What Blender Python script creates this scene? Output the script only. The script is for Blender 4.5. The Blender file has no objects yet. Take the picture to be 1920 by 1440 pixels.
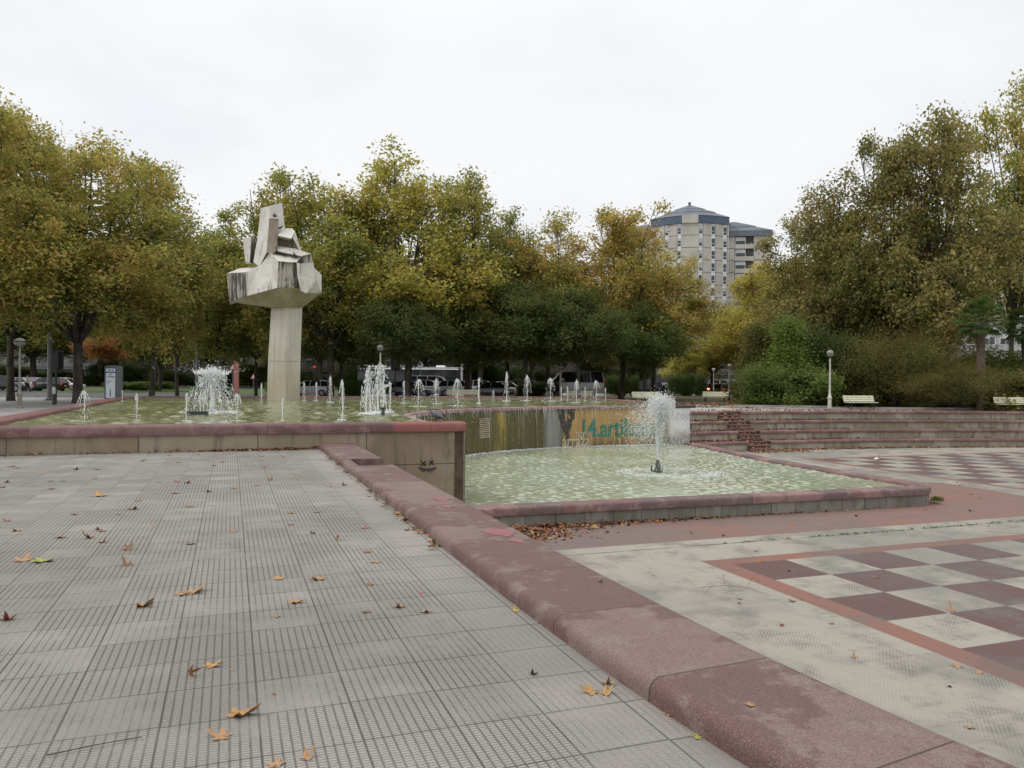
import bpy, bmesh, math, random
import numpy as np
from mathutils import Vector, Matrix, noise
random.seed(7); np.random.seed(7)
sc = bpy.context.scene
COL = sc.collection
R = math.radians
# ------------------------------------------------------------------ camera
FPX, EYE, ROLL, PITCH = 1450.0, 1.6, R(.5), math.atan(6.7/1450)
CM = Matrix.Rotation(math.pi/2-PITCH, 3, 'X') @ Matrix.Rotation(ROLL, 3, 'Z')
cd = bpy.data.cameras.new('camera'); cam = bpy.data.objects.new('camera', cd); COL.objects.link(cam)
cd.sensor_width = 36; cd.lens = 36*FPX/1920; cd.clip_end = 2000; cd.clip_start = .05
cam.matrix_world = Matrix.Translation((0, 0, EYE)) @ CM.to_4x4()
sc.camera = cam
def ray(px, py): return CM @ Vector(((px-960)/FPX, -(py-720)/FPX, -1))
def G(px, py, z=0.0):                      # where the sight line through a photo pixel meets height z
    d = ray(px, py); t = (z-EYE)/d.z
    return Vector((d.x*t, d.y*t, z))
def AT(px, py, Y):                         # point of that sight line at depth Y
    d = ray(px, py); return Vector((d.x*Y/d.y, Y, EYE+d.z*Y/d.y))
def XY(px, Y, z=0.0):
    v = AT(px, 714, Y); return Vector((v.x, Y, z))
# ------------------------------------------------------------------ plaza frame: origin at the pool's near corner, turned 20 degrees
O2, AX = Vector((-11.3, 15.1)), R(20)
ca, sa = math.cos(AX), math.sin(AX)
def E(a, b, z=0.0): return Vector((O2.x+a*ca-b*sa, O2.y+a*sa+b*ca, z))
def toE(v): 
    x, y = v[0]-O2.x, v[1]-O2.y
    return (x*ca+y*sa, -x*sa+y*ca)
EF = Matrix.Translation((O2.x, O2.y, 0)) @ Matrix.Rotation(AX, 4, 'Z')
# ------------------------------------------------------------------ objects
def tag(o, label=None, cat=None, group=None, kind=None):
    if label: o['label'] = label
    if cat: o['category'] = cat
    if group: o['group'] = group
    if kind: o['kind'] = kind
    return o
def empty(name, loc=(0, 0, 0), rz=0.0, label=None, cat=None, group=None):
    o = bpy.data.objects.new(name, None); COL.objects.link(o); o.empty_display_size = .2
    o.location = loc; o.rotation_euler = (0, 0, rz)
    return tag(o, label, cat, group)
def frame_empty(name, label, cat, group=None):
    return empty(name, (O2.x, O2.y, 0), AX, label, cat, group)
def link_mesh(name, me, parent=None, loc=None, rz=None):
    o = bpy.data.objects.new(name, me); COL.objects.link(o)
    if parent is not None: o.parent = parent
    if loc is not None: o.location = loc
    if rz is not None: o.rotation_euler = (0, 0, rz)
    return o
KIDS = {}
def copy_tree(o, parent=None):
    c = o.copy(); COL.objects.link(c)
    if parent is not None: c.parent = parent
    for ch in list(o.children): copy_tree(ch, c)
    return c
class MB:
    def __init__(s): s.V = []; s.F = []; s.I = []; s.UV = []
    def add(s, vs, fs, mi=0, M=None, uv=None):
        b = len(s.V)
        s.V += [tuple(M @ Vector(v)) for v in vs] if M is not None else [tuple(v) for v in vs]
        s.F += [tuple(i+b for i in f) for f in fs]; s.I += [mi]*len(fs)
        s.UV += list(uv) if uv else [(0, 0)]*len(vs)
        return s
    def box(s, x0, x1, y0, y1, z0, z1, mi=0, M=None):
        v = [(x0,y0,z0),(x1,y0,z0),(x1,y1,z0),(x0,y1,z0),(x0,y0,z1),(x1,y0,z1),(x1,y1,z1),(x0,y1,z1)]
        return s.add(v, [(0,3,2,1),(4,5,6,7),(0,1,5,4),(1,2,6,5),(2,3,7,6),(3,0,4,7)], mi, M)
    def tube(s, pts, rad, n=8, mi=0, M=None, cap=True):
        pts = [Vector(p) for p in pts]; k = len(pts); vs = []; fs = []
        if not hasattr(rad, '__len__'): rad = [rad]*k
        up = Vector((0, 0, 1))
        for i, p in enumerate(pts):
            t = (pts[min(i+1, k-1)]-pts[max(i-1, 0)]).normalized()
            a = t.cross(up if abs(t.z) < .95 else Vector((1, 0, 0))).normalized(); b = a.cross(t)
            for j in range(n):
                q = 2*math.pi*j/n; vs.append(p+(a*math.cos(q)+b*math.sin(q))*rad[i])
        for i in range(k-1):
            for j in range(n):
                fs.append((i*n+j, i*n+(j+1) % n, (i+1)*n+(j+1) % n, (i+1)*n+j))
        if cap: fs += [tuple(range(n))[::-1], tuple((k-1)*n+j for j in range(n))]
        return s.add(vs, fs, mi, M)
    def lathe(s, prof, n=16, mi=0, M=None):
        vs = []; fs = []; k = len(prof)
        for r, z in prof:
            for j in range(n):
                q = 2*math.pi*j/n; vs.append((r*math.cos(q), r*math.sin(q), z))
        for i in range(k-1):
            for j in range(n):
                fs.append((i*n+j, i*n+(j+1) % n, (i+1)*n+(j+1) % n, (i+1)*n+j))
        fs += [tuple(range(n))[::-1], tuple((k-1)*n+j for j in range(n))]
        return s.add(vs, fs, mi, M)
    def prism(s, poly, z0, z1, mi=0, M=None):
        n = len(poly); vs = [(p[0], p[1], z0) for p in poly]+[(p[0], p[1], z1) for p in poly]
        fs = [tuple(range(n))[::-1], tuple(range(n, 2*n))]+[(i, (i+1) % n, n+(i+1) % n, n+i) for i in range(n)]
        return s.add(vs, fs, mi, M)
    def ball(s, c, r, nu=10, nv=6, mi=0, M=None):
        if not hasattr(r, '__len__'): r = (r, r, r)
        vs = [(c[0], c[1], c[2]-r[2])]; fs = []
        for i in range(1, nv):
            a = math.pi*i/nv
            for j in range(nu):
                q = 2*math.pi*j/nu
                vs.append((c[0]+r[0]*math.sin(a)*math.cos(q), c[1]+r[1]*math.sin(a)*math.sin(q), c[2]-r[2]*math.cos(a)))
        vs.append((c[0], c[1], c[2]+r[2])); L = len(vs)-1
        for j in range(nu): fs.append((0, 1+(j+1) % nu, 1+j)); fs.append((L, L-nu+j, L-nu+(j+1) % nu))
        for i in range(nv-2):
            for j in range(nu):
                a = 1+i*nu; fs.append((a+j, a+(j+1) % nu, a+nu+(j+1) % nu, a+nu+j))
        return s.add(vs, fs, mi, M)
    def loft(s, rings, mi=0, M=None, cap=True):
        n = len(rings[0]); vs = [p for r in rings for p in r]; fs = []
        for i in range(len(rings)-1):
            for j in range(n): fs.append((i*n+j, i*n+(j+1) % n, (i+1)*n+(j+1) % n, (i+1)*n+j))
        if cap: fs += [tuple(range(n))[::-1], tuple((len(rings)-1)*n+j for j in range(n))]
        return s.add(vs, fs, mi, M)
    def sweep(s, path, prof, mi=0, closed=False, cap=True, u0=0.0):
        # profile points are (offset to the right of the path, z)
        n = len(path); m = len(prof); vs = []; uv = []; fs = []; L = u0
        pl = [0]
        for i in range(1, m): pl.append(pl[-1]+math.hypot(prof[i][0]-prof[i-1][0], prof[i][1]-prof[i-1][1]))
        P = [Vector((p[0], p[1])) for p in path]
        for i in range(n):
            if i: L += (P[i]-P[i-1]).length
            a = P[i-1] if (i or closed) else P[i]; b = P[(i+1) % n] if (i < n-1 or closed) else P[i]
            t1 = (P[i]-a); t2 = (b-P[i])
            t1 = t1.normalized() if t1.length else t2.normalized(); t2 = t2.normalized() if t2.length else t1
            t = (t1+t2).normalized(); nr = Vector((t.y, -t.x)); k = 1/max(.35, t.dot(t1))
            for j, (o, z) in enumerate(prof):
                q = P[i]+nr*o*k; vs.append((q.x, q.y, z)); uv.append((L, pl[j]))
        for i in range(n if closed else n-1):
            for j in range(m-1):
                a = i*m+j; b = ((i+1) % n)*m+j
                fs.append((a, b, b+1, a+1))
        if cap and not closed: fs += [tuple(range(m)), tuple((n-1)*m+j for j in range(m))[::-1]]
        return s.add(vs, fs, mi, None, uv)
    def build(s, name, mats, parent=None, smooth=None, loc=None, rz=None, uv=False):
        me = bpy.data.meshes.new(name); me.from_pydata(s.V, [], s.F)
        for m in (mats if isinstance(mats, (list, tuple)) else [mats]): me.materials.append(m)
        me.polygons.foreach_set('material_index', s.I)
        if uv:
            bm = bmesh.new(); bm.from_mesh(me); bmesh.ops.recalc_face_normals(bm, faces=bm.faces); bm.to_mesh(me); bm.free()
        if uv:
            l = me.uv_layers.new(name='UVMap'); idx = np.empty(len(me.loops), dtype=np.int32)
            me.loops.foreach_get('vertex_index', idx)
            l.data.foreach_set('uv', np.array(s.UV, dtype=np.float32)[idx].ravel())
        if smooth is not None:
            me.polygons.foreach_set('use_smooth', [True]*len(me.polygons))
            if smooth < 179: me.set_sharp_from_angle(angle=R(smooth))
        me.validate(); me.update()
        return link_mesh(name, me, parent, loc, rz)
def np_mesh(name, V, Q, mat, smooth=False):          # all-quads or all-triangles, from arrays
    me = bpy.data.meshes.new(name); k = Q.shape[1]
    me.vertices.add(len(V)); me.vertices.foreach_set('co', V.astype(np.float32).ravel())
    me.loops.add(Q.size); me.loops.foreach_set('vertex_index', Q.astype(np.int32).ravel())
    me.polygons.add(len(Q)); me.polygons.foreach_set('loop_start', np.arange(0, Q.size, k, dtype=np.int32))
    if smooth: me.polygons.foreach_set('use_smooth', np.ones(len(Q), dtype=bool))
    me.materials.append(mat); me.update(calc_edges=True); me.validate()
    return me
def bevel(o, w, seg=2, ang=40):
    m = o.modifiers.new('bevel', 'BEVEL'); m.width = w; m.segments = seg; m.limit_method = 'ANGLE'; m.angle_limit = R(ang)
    return o
# ------------------------------------------------------------------ shader graphs
class S:
    def __init__(s, nt, k): s.nt = nt; s.k = k
    def __add__(s, o): return s.nt.m('ADD', s, o)
    __radd__ = __add__
    def __sub__(s, o): return s.nt.m('SUBTRACT', s, o)
    def __rsub__(s, o): return s.nt.m('SUBTRACT', o, s)
    def __mul__(s, o): return s.nt.m('MULTIPLY', s, o)
    __rmul__ = __mul__
    def __truediv__(s, o): return s.nt.m('DIVIDE', s, o)
    def __gt__(s, o): return s.nt.m('GREATER_THAN', s, o)
    def __lt__(s, o): return s.nt.m('LESS_THAN', s, o)
class NT:
    def __init__(s, tree): s.t = tree; tree.nodes.clear()
    def node(s, typ, **kw):
        n = s.t.nodes.new(typ)
        for k, v in kw.items(): setattr(n, k, v)
        return n
    def put(s, sock, v):
        if isinstance(v, S): s.t.links.new(v.k, sock)
        elif v is not None:
            if hasattr(sock.default_value, '__len__') and hasattr(v, '__len__') and len(sock.default_value) == 4 and len(v) == 3: v = (*v, 1)
            sock.default_value = v
    def m(s, op, a, b=None, c=None, clamp=False):
        n = s.node('ShaderNodeMath', operation=op, use_clamp=clamp)
        for i, v in enumerate((a, b, c)): s.put(n.inputs[i], v)
        return S(s, n.outputs[0])
    def floor(s, a): return s.m('FLOOR', a)
    def fract(s, a): return s.m('FRACT', a)
    def abs(s, a): return s.m('ABSOLUTE', a)
    def mx(s, a, b): return s.m('MAXIMUM', a, b)
    def mn(s, a, b): return s.m('MINIMUM', a, b)
    def ss(s, x, lo, hi, a=0.0, b=1.0):
        n = s.node('ShaderNodeMapRange', interpolation_type='SMOOTHSTEP')
        for i, v in enumerate((x, lo, hi, a, b)): s.put(n.inputs[i], v)
        return S(s, n.outputs[0])
    def mix(s, f, a, b, blend='MIX'):
        n = s.node('ShaderNodeMix', data_type='RGBA', blend_type=blend)
        s.put(n.inputs[0], f); s.put(n.inputs[6], a); s.put(n.inputs[7], b)
        return S(s, n.outputs[2])
    def obj(s): return S(s, s.node('ShaderNodeTexCoord').outputs['Object'])
    def gen(s): return S(s, s.node('ShaderNodeTexCoord').outputs['Generated'])
    def uv(s): return S(s, s.node('ShaderNodeTexCoord').outputs['UV'])
    def xyz(s, v):
        n = s.node('ShaderNodeSeparateXYZ'); s.put(n.inputs[0], v); return [S(s, o) for o in n.outputs]
    def comb(s, x=0.0, y=0.0, z=0.0):
        n = s.node('ShaderNodeCombineXYZ')
        for i, v in enumerate((x, y, z)): s.put(n.inputs[i], v)
        return S(s, n.outputs[0])
    def scale(s, v, k):
        n = s.node('ShaderNodeVectorMath', operation='MULTIPLY'); s.put(n.inputs[0], v); n.inputs[1].default_value = k
        return S(s, n.outputs[0])
    def noise(s, v, sc_, det=3, ro=.55, dis=0.0):
        n = s.node('ShaderNodeTexNoise'); s.put(n.inputs['Vector'], v)
        n.inputs['Scale'].default_value = sc_; n.inputs['Detail'].default_value = det
        n.inputs['Roughness'].default_value = ro; n.inputs['Distortion'].default_value = dis
        return S(s, n.outputs[0])
    def vor(s, v, sc_, feat='F1', out=0):
        n = s.node('ShaderNodeTexVoronoi', feature=feat); s.put(n.inputs['Vector'], v); n.inputs['Scale'].default_value = sc_
        return S(s, n.outputs[out])
    def white(s, v):
        n = s.node('ShaderNodeTexWhiteNoise', noise_dimensions='3D'); s.put(n.inputs['Vector'], v); return S(s, n.outputs[0])
    def island(s): return S(s, s.node('ShaderNodeNewGeometry').outputs['Random Per Island'])
    def orand(s): return S(s, s.node('ShaderNodeObjectInfo').outputs['Random'])
    def ramp(s, f, stops):
        n = s.node('ShaderNodeValToRGB'); e = n.color_ramp.elements
        while len(e) < len(stops): e.new(.5)
        for x, (p, c) in zip(e, stops): x.position = p; x.color = (*c, 1) if len(c) == 3 else c
        s.put(n.inputs[0], f); return S(s, n.outputs[0])
    def bump(s, h, strength=.5, dist=.01):
        n = s.node('ShaderNodeBump'); n.inputs['Strength'].default_value = strength; n.inputs['Distance'].default_value = dist
        s.put(n.inputs['Height'], h); return S(s, n.outputs[0])
    def pbr(s, col, rough=.8, nrm=None, **kw):
        n = s.node('ShaderNodeBsdfPrincipled'); s.put(n.inputs['Base Color'], col); s.put(n.inputs['Roughness'], rough)
        if nrm is not None: s.put(n.inputs['Normal'], nrm)
        for k, v in kw.items(): s.put(n.inputs[k.replace('_', ' ')], v)
        return S(s, n.outputs[0])
    def out(s, sh):
        o = s.node('ShaderNodeOutputMaterial'); s.t.links.new(sh.k, o.inputs[0])
MATS = {}
def material(name, fn):
    m = bpy.data.materials.new(name); m.use_nodes = True; nt = NT(m.node_tree); nt.out(fn(nt)); MATS[name] = m
    return m
def plain(name, col, rough=.6, var=.12, scale=6, bmp=0.0, **kw):
    def f(n):
        o = n.obj(); k = n.noise(o, scale, 4)
        c = n.mix(n.ss(k, .3, .7), [x*(1-var) for x in col], [min(1, x*(1+var)) for x in col])
        return n.pbr(c, rough, n.bump(n.noise(o, scale*8, 3), bmp, .01) if bmp else None, **kw)
    return material(name, f)
# ------------------------------------------------------------------ world: overcast
w = bpy.data.worlds.new('World'); sc.world = w; w.use_nodes = True
n = NT(w.node_tree)
sky = n.node('ShaderNodeTexSky', sky_type='NISHITA', sun_disc=False)
SUN_EL, SUN_AZ = R(50), R(255)
sky.sun_elevation = SUN_EL; sky.sun_rotation = SUN_AZ
dirv = n.gen(); dx, dy, dz = n.xyz(dirv)
cl = n.noise(n.comb(dx*1.0, dy*1.0, dz*2.6), 2.3, 4, .5, .3)
cloud = n.mix(n.ss(cl, .33, .58), (8.9, 9.1, 9.45), (9.85, 9.92, 10.0))
zen = n.ss(dz, .35, .95)
cloud = n.mix(zen, cloud, (15.0, 15.0, 15.0))
skyc = n.mix(.94, S(n, sky.outputs[0]), cloud)
bg = n.node('ShaderNodeBackground'); n.put(bg.inputs[0], skyc); bg.inputs[1].default_value = .1
n.t.links.new(bg.outputs[0], n.node('ShaderNodeOutputWorld').inputs[0])
sd = bpy.data.lights.new('sun', 'SUN'); sd.energy = 1.1; sd.angle = R(20); sd.color = (1, .97, .92)
so = bpy.data.objects.new('sun', sd); COL.objects.link(so)
sdir = Vector((math.sin(SUN_AZ)*math.cos(SUN_EL), math.cos(SUN_AZ)*math.cos(SUN_EL), math.sin(SUN_EL)))
so.rotation_euler = sdir.to_track_quat('Z', 'Y').to_euler()
sc.view_settings.view_transform = 'Standard'; sc.view_settings.look = 'None'; sc.view_settings.exposure = 0; sc.view_settings.gamma = 1
sc.cycles.max_bounces = 8; sc.cycles.transparent_max_bounces = 8; sc.cycles.diffuse_bounces = 5; sc.cycles.transmission_bounces = 5
# ------------------------------------------------------------------ ground and masonry materials
def f_terrace(n):
    o = n.obj(); x, y, z = n.xyz(o); T = .43
    cx = n.floor(x/T); off = n.floor(n.white(n.comb(cx, 3.0, 1.0))*1.45)*.5+n.white(n.comb(cx, 8.0, 1.0))*.03; yy = y/T+off; cy = n.floor(yy)
    fx = n.fract(x/T); fy = n.fract(yy)
    tile = n.white(n.comb(cx, cy, 5.0)); tile2 = n.white(n.comb(cx, cy, 9.0))
    jx = n.ss(n.abs(fx-.5), .484, .495); jy = n.ss(n.abs(fy-.5), .480, .493)
    joint = n.mx(jx, jy)
    rx = n.fract(fx*10); ry = n.fract(fy*19)
    gx = n.ss(n.abs(rx-.5), .345, .45)              # long grooves
    gy = n.ss(n.abs(ry-.5), .28, .44)             # cross cuts
    big = n.noise(o, .35, 4, .6); mid = n.noise(o, 2.2, 4, .6); fine = n.noise(o, 75, 4, .8); grit = n.noise(o, 160, 2, .6)
    wear = n.ss(big+(tile-.5)*.10, .36, .64)
    dirt = n.mx(gx*n.ss(n.abs(ry-.5), .42, .22, .20, .80), gy*.62)
    dirt = dirt*n.ss(mid+tile2*.3+n.noise(o, 11, 3)*.4+(big-.5)*.5, .45, .95, .22, 1.0)
    dirt = dirt*n.ss(tile2*.35+mid*.65, .22, .56, .55, 1.0)
    # the row of slabs beside the coping is cleaner
    clean = n.ss(x, 6.75, 7.1)*.55
    dirt = dirt*(1-clean)
    base = n.mix(wear, (.218, .203, .182), (.345, .322, .288))
    base = n.mix(.22, base, n.mix(tile2, (.24, .225, .205), (.36, .338, .305)))
    base = n.mix(n.ss(n.noise(o, .8, 5, .7), .5, .72)*.5, base, (.20, .185, .165)); base = n.mix(n.ss(n.noise(o, 6, 4, .7), .6, .75)*.35, base, (.15, .14, .12))
    base = n.mix(n.ss(fine, .38, .66)*.42, base, (.12, .112, .10)); base = n.mix(n.ss(grit, .58, .7)*.5, base, (.50, .48, .44))
    base = n.mix(dirt*.93, base, (.040, .038, .034))
    base = n.mix(joint*n.ss(mid, .3, .62, .3, .75), base, (.05, .046, .04))
    h = 1-n.mx(dirt, joint)
    return n.pbr(base, .85, n.bump(h+fine*.25, .8, .006))
m_terrace = material('terrace_tiles', f_terrace)
def f_plaza(n):
    o = n.obj(); x, y, z = n.xyz(o); T = .4
    q = 1.2
    cx = n.floor((x-15.5)/q); cy = n.floor((y+7.1)/q)
    chk = n.m('FLOORED_MODULO', cx+cy, 2.0) > .5
    def both(a, b): return n.mn(a, b)
    wob = (n.noise(o, 3, 2)-.5)*.03
    xw = x+wob; yw = y+wob
    inn = n.mx(both(xw > 14.3, yw < -5.9), both(xw > 29.9, yw < 9.7))
    inn = both(inn, xw < 42.3)
    outr = n.mx(both(xw > 13.86, yw < -5.5), both(xw > 29.5, yw < 10.1)); outr = both(outr, xw < 42.7)
    qx = n.mx(x-24.5, 0.0); qy = n.mx(.2-y, 0.0)
    rd = n.m('SQRT', qx*qx+qy*qy)
    red = both(rd+wob < 4.0, y < 2.6-n.mx(x-26.5, 0.0)*.3); red = both(red, x > 8.0)
    ix = n.floor((x-15.5)/T); iy = n.floor((y+7.1)/T)
    t1 = n.white(n.comb(ix, iy, 2.0)); t2 = n.white(n.comb(ix, iy, 7.0))
    fx = n.fract((x-15.5)/T); fy = n.fract((y+7.1)/T)
    jt = n.mx(n.ss(n.abs(fx-.5), .483, .496), n.ss(n.abs(fy-.5), .483, .496))
    big = n.noise(o, .22, 4, .6); mid = n.noise(o, 1.1, 5, .65); fine = n.noise(o, 60, 3, .7)
    bx = n.fract((x+y)*18); by = n.fract((x-y)*18)
    stud = n.mx(n.ss(n.abs(bx-.5), .25, .45), n.ss(n.abs(by-.5), .25, .45))   # grooves between the diamonds
    grime = n.ss(mid+(t1-.5)*.12, .48, .66); grey = n.ss(big+(mid-.5)*.35+(t2-.5)*.05, .42, .60)
    cream = n.mix(grey, (.335, .308, .258), (.212, .202, .178))
    cream = n.mix(t1*.30, cream, (.38, .35, .285))
    maroon = n.mix(grey, (.108, .046, .044), (.110, .070, .070)); maroon = n.mix(t2*.3, maroon, (.09, .048, .048))
    orange = n.mix(grey, (.235, .098, .068), (.19, .10, .08))
    redc = n.mix(n.ss(n.noise(o, .35, 4, .6), .4, .62), (.205, .105, .080), (.165, .118, .108))
    redc = n.mix(n.ss(x, 10.0, 26.0)*.6, redc, (.225, .108, .080))
    c = n.mix(outr, cream, orange); c = n.mix(inn, c, n.mix(chk, cream, maroon)); c = n.mix(red, c, redc)
    c = n.mix(stud*grime*.72, c, (.085, .082, .074)); c = n.mix(stud*.12, c, (.1, .1, .09))
    notred = 1-red
    c = n.mix(jt*.60*notred*n.ss(mid, .4, .6, .3, 1.0), c, (.13, .12, .10))
    c = n.mix(n.ss(fine, .35, .75)*.18, c, (.2, .18, .16))
    ln = n.mx((n.abs(y+4.3+wob) < n.ss(n.noise(o, 2.5, 3), .3, .7, .004, .035)), both(n.abs(x-29.0+wob) < n.ss(n.noise(o, 2.5, 3), .4, .7, .002, .03), y > -4.3))
    c = n.mix(ln*.85, c, (.05, .052, .03))
    c = n.mix(n.ss(n.noise(o, .55, 6, .75), .52, .70)*.5, c, (.15, .142, .125)); c = n.mix(n.ss(n.noise(o, 4.5, 4, .7), .60, .70)*.35, c, (.12, .11, .095))
    return n.pbr(c, .8, n.bump((1-stud)*.6+fine*.2-jt, .45, .005))
m_plaza = material('plaza_tiles', f_plaza)
def f_upper(n):
    o = n.obj(); T = .4; x, y, z = n.xyz(o)
    t1 = n.white(n.comb(n.floor(x/T), n.floor(y/T), 2.0)); mid = n.noise(o, .5, 5, .6)
    c = n.mix(n.ss(mid, .35, .65), (.36, .34, .31), (.47, .44, .395)); c = n.mix(t1*.3, c, (.4, .37, .33))
    c = n.mix(n.ss(n.noise(o, 40, 3), .4, .7)*.25, c, (.2, .19, .17))
    return n.pbr(c, .85)
m_upper = material('upper_paving', f_upper)
m_asphalt = plain('asphalt', (.075, .076, .08), .85, .2, 1.5, .3)
m_pave = plain('grey_paving', (.27, .265, .26), .85, .15, .7, .2)
m_kerb = plain('kerb_stone', (.3, .29, .27), .8, .2, 2, .2)
def f_grass(n):
    o = n.obj(); a = n.noise(o, .25, 4, .6); b = n.noise(o, 9, 4, .7)
    c = n.mix(n.ss(a, .35, .65), (.055, .105, .022), (.09, .125, .03))
    c = n.mix(n.ss(b, .35, .7)*.6, c, (.035, .06, .014))
    c = n.mix(n.ss(n.noise(o, 5, 4, .8), .6, .68)*.7, c, (.17, .085, .03))
    return n.pbr(c, .9, n.bump(b, .8, .05))
m_grass = material('grass', f_grass)
def f_grass2(n):
    o = n.obj(); a = n.noise(o, .3, 4, .6); b = n.noise(o, 9, 4, .7)
    c = n.mix(n.ss(a, .35, .65), (.075, .085, .03), (.115, .08, .04))
    c = n.mix(n.ss(b, .35, .7)*.6, c, (.04, .045, .016))
    c = n.mix(n.ss(n.noise(o, 6, 4, .8), .5, .6)*.8, c, (.19, .095, .04))
    return n.pbr(c, .9, n.bump(b, .8, .05))
m_grass2 = material('littered_grass', f_grass2)
def coping_fn(slab, base, base2, chip, chipamt, warm=None, warm_u=0, slabvar=.2):
    def f(n):
        o = n.obj(); u, v, _ = n.xyz(n.uv())
        k = n.floor(u/slab); t = n.white(n.comb(k, 1.0, 0.0)); t2 = n.white(n.comb(k, 4.0, 2.0))
        j = n.ss(n.abs(n.fract(u/slab)-.5), .5-.009/slab, .5-.003/slab)
        a = n.noise(o, .8, 5, .65); b = n.noise(o, 3.5, 5, .7); fine = n.noise(o, 95, 3, .75); sp = n.noise(o, 210, 1, .5)
        c = n.mix(n.ss(a+(b-.5)*.25+(t-.5)*slabvar, .475, .525), base, base2)
        if warm: c = n.mix((n.ss(t2, .62, .7)*.75 if not warm_u else n.mx(n.ss(u+(a-.5)*.4, warm_u+.05, warm_u-.05)*n.ss(b, .3, .5, .55, .9), n.ss(t2, .78, .84)*.4)), c, warm)
        c = n.mix(n.ss(b, .52, .66)*chipamt, c, chip)
        c = n.mix(n.ss(fine, .40, .66)*.6, c, [x*.45 for x in base]); c = n.mix(n.ss(sp, .58, .70)*.45, c, (.42, .36, .34))
        c = n.mix(n.ss(n.noise(o, 1.6, 6, .75), .57, .66)*.35, c, [x*.5 for x in base]); c = n.mix(n.ss(n.noise(o, 5, 4, .7), .60, .70)*.4, c, (.20, .17, .145))
        c = n.mix(j*n.ss(b, .25, .5, .60, .85), c, (.03, .022, .02))
        return n.pbr(c, .62, n.bump(fine*.8+sp*.4-j*.5, .6, .004))
    return f
m_cop_wall = material('pink_coping', coping_fn(1.1, (.128, .060, .055), (.200, .125, .112), (.235, .172, .145), .72))
m_cop_pool = material('red_coping', coping_fn(2.3, (.110, .042, .040), (.165, .080, .076), (.27, .165, .15), .60, (.27, .066, .050), 1.75))
m_cop_low = material('pool_coping', coping_fn(1.05, (.185, .088, .085), (.270, .150, .142), (.36, .24, .215), .55, (.088, .062, .066), 0, .12))
m_cop_tier = material('tier_coping', coping_fn(1.1, (.16, .072, .068), (.24, .135, .125), (.32, .21, .19), .6, (.115, .045, .043), 0, .1))
m_cop_spill = material('spill_coping', coping_fn(1.2, (.25, .14, .13), (.33, .215, .20), (.2, .19, .15), .6))
def stone_fn(c1, c2, streak, green=0.0, slab=2.4):
    def f(n):
        o = n.obj(); x, y, z = n.xyz(o); u, v, _ = n.xyz(n.uv())
        a = n.noise(o, .7, 5, .65); st = n.noise(n.comb(u*2.2, 0.0, z*.35), 1.5, 5, .7); fine = n.noise(o, 45, 4, .7)
        t = n.white(n.comb(n.floor(u/slab), 1.0, 0.0))
        j = n.ss(n.abs(n.fract(u/slab)-.5), .5-.014/slab, .5-.004/slab)
        hj = n.ss(n.abs(z+.42), .014, .006)
        c = n.mix(n.ss(a+(t-.5)*.5, .3, .7), c1, c2)
        c = n.mix(n.ss(st, .5, .68)*.75, c, streak)
        c = n.mix(n.ss(n.noise(n.comb(u*3, 5.0, z*.6), 1.2, 5, .7), .58, .7)*.4, c, (.38, .36, .33))
        if green: c = n.mix(n.ss(n.noise(o, 1.3, 4), .4, .65)*green, c, (.10, .10, .06))
        c = n.mix(n.ss(fine, .4, .75)*.3, c, [k*.5 for k in c1])
        c = n.mix(n.mx(j, hj)*.8, c, (.04, .035, .03))
        return n.pbr(c, .85, n.bump(fine+a-n.mx(j, hj)*2, .5, .008))
    return f
m_stone = material('tan_stone', stone_fn((.255, .195, .125), (.33, .28, .205), (.13, .11, .085), .25))
m_stone_low = material('grey_wall_stone', stone_fn((.19, .18, .155), (.27, .255, .22), (.075, .075, .068), .5, .75))
m_stone_tier = material('tier_stone', stone_fn((.27, .23, .165), (.40, .365, .295), (.12, .105, .085), .2, 1.1))
def f_rust(n):
    o = n.obj(); c = n.mix(n.ss(n.noise(o, 2, 5, .7), .4, .6), (.055, .034, .022), (.10, .075, .05))
    return n.pbr(c, .8, n.bump(n.noise(o, 20, 4), .5, .01))
m_stair = plain('stair_stone', (.19, .10, .093), .8, .3, 2.5, .2)
m_rust = material('dark_stain', f_rust)
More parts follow.
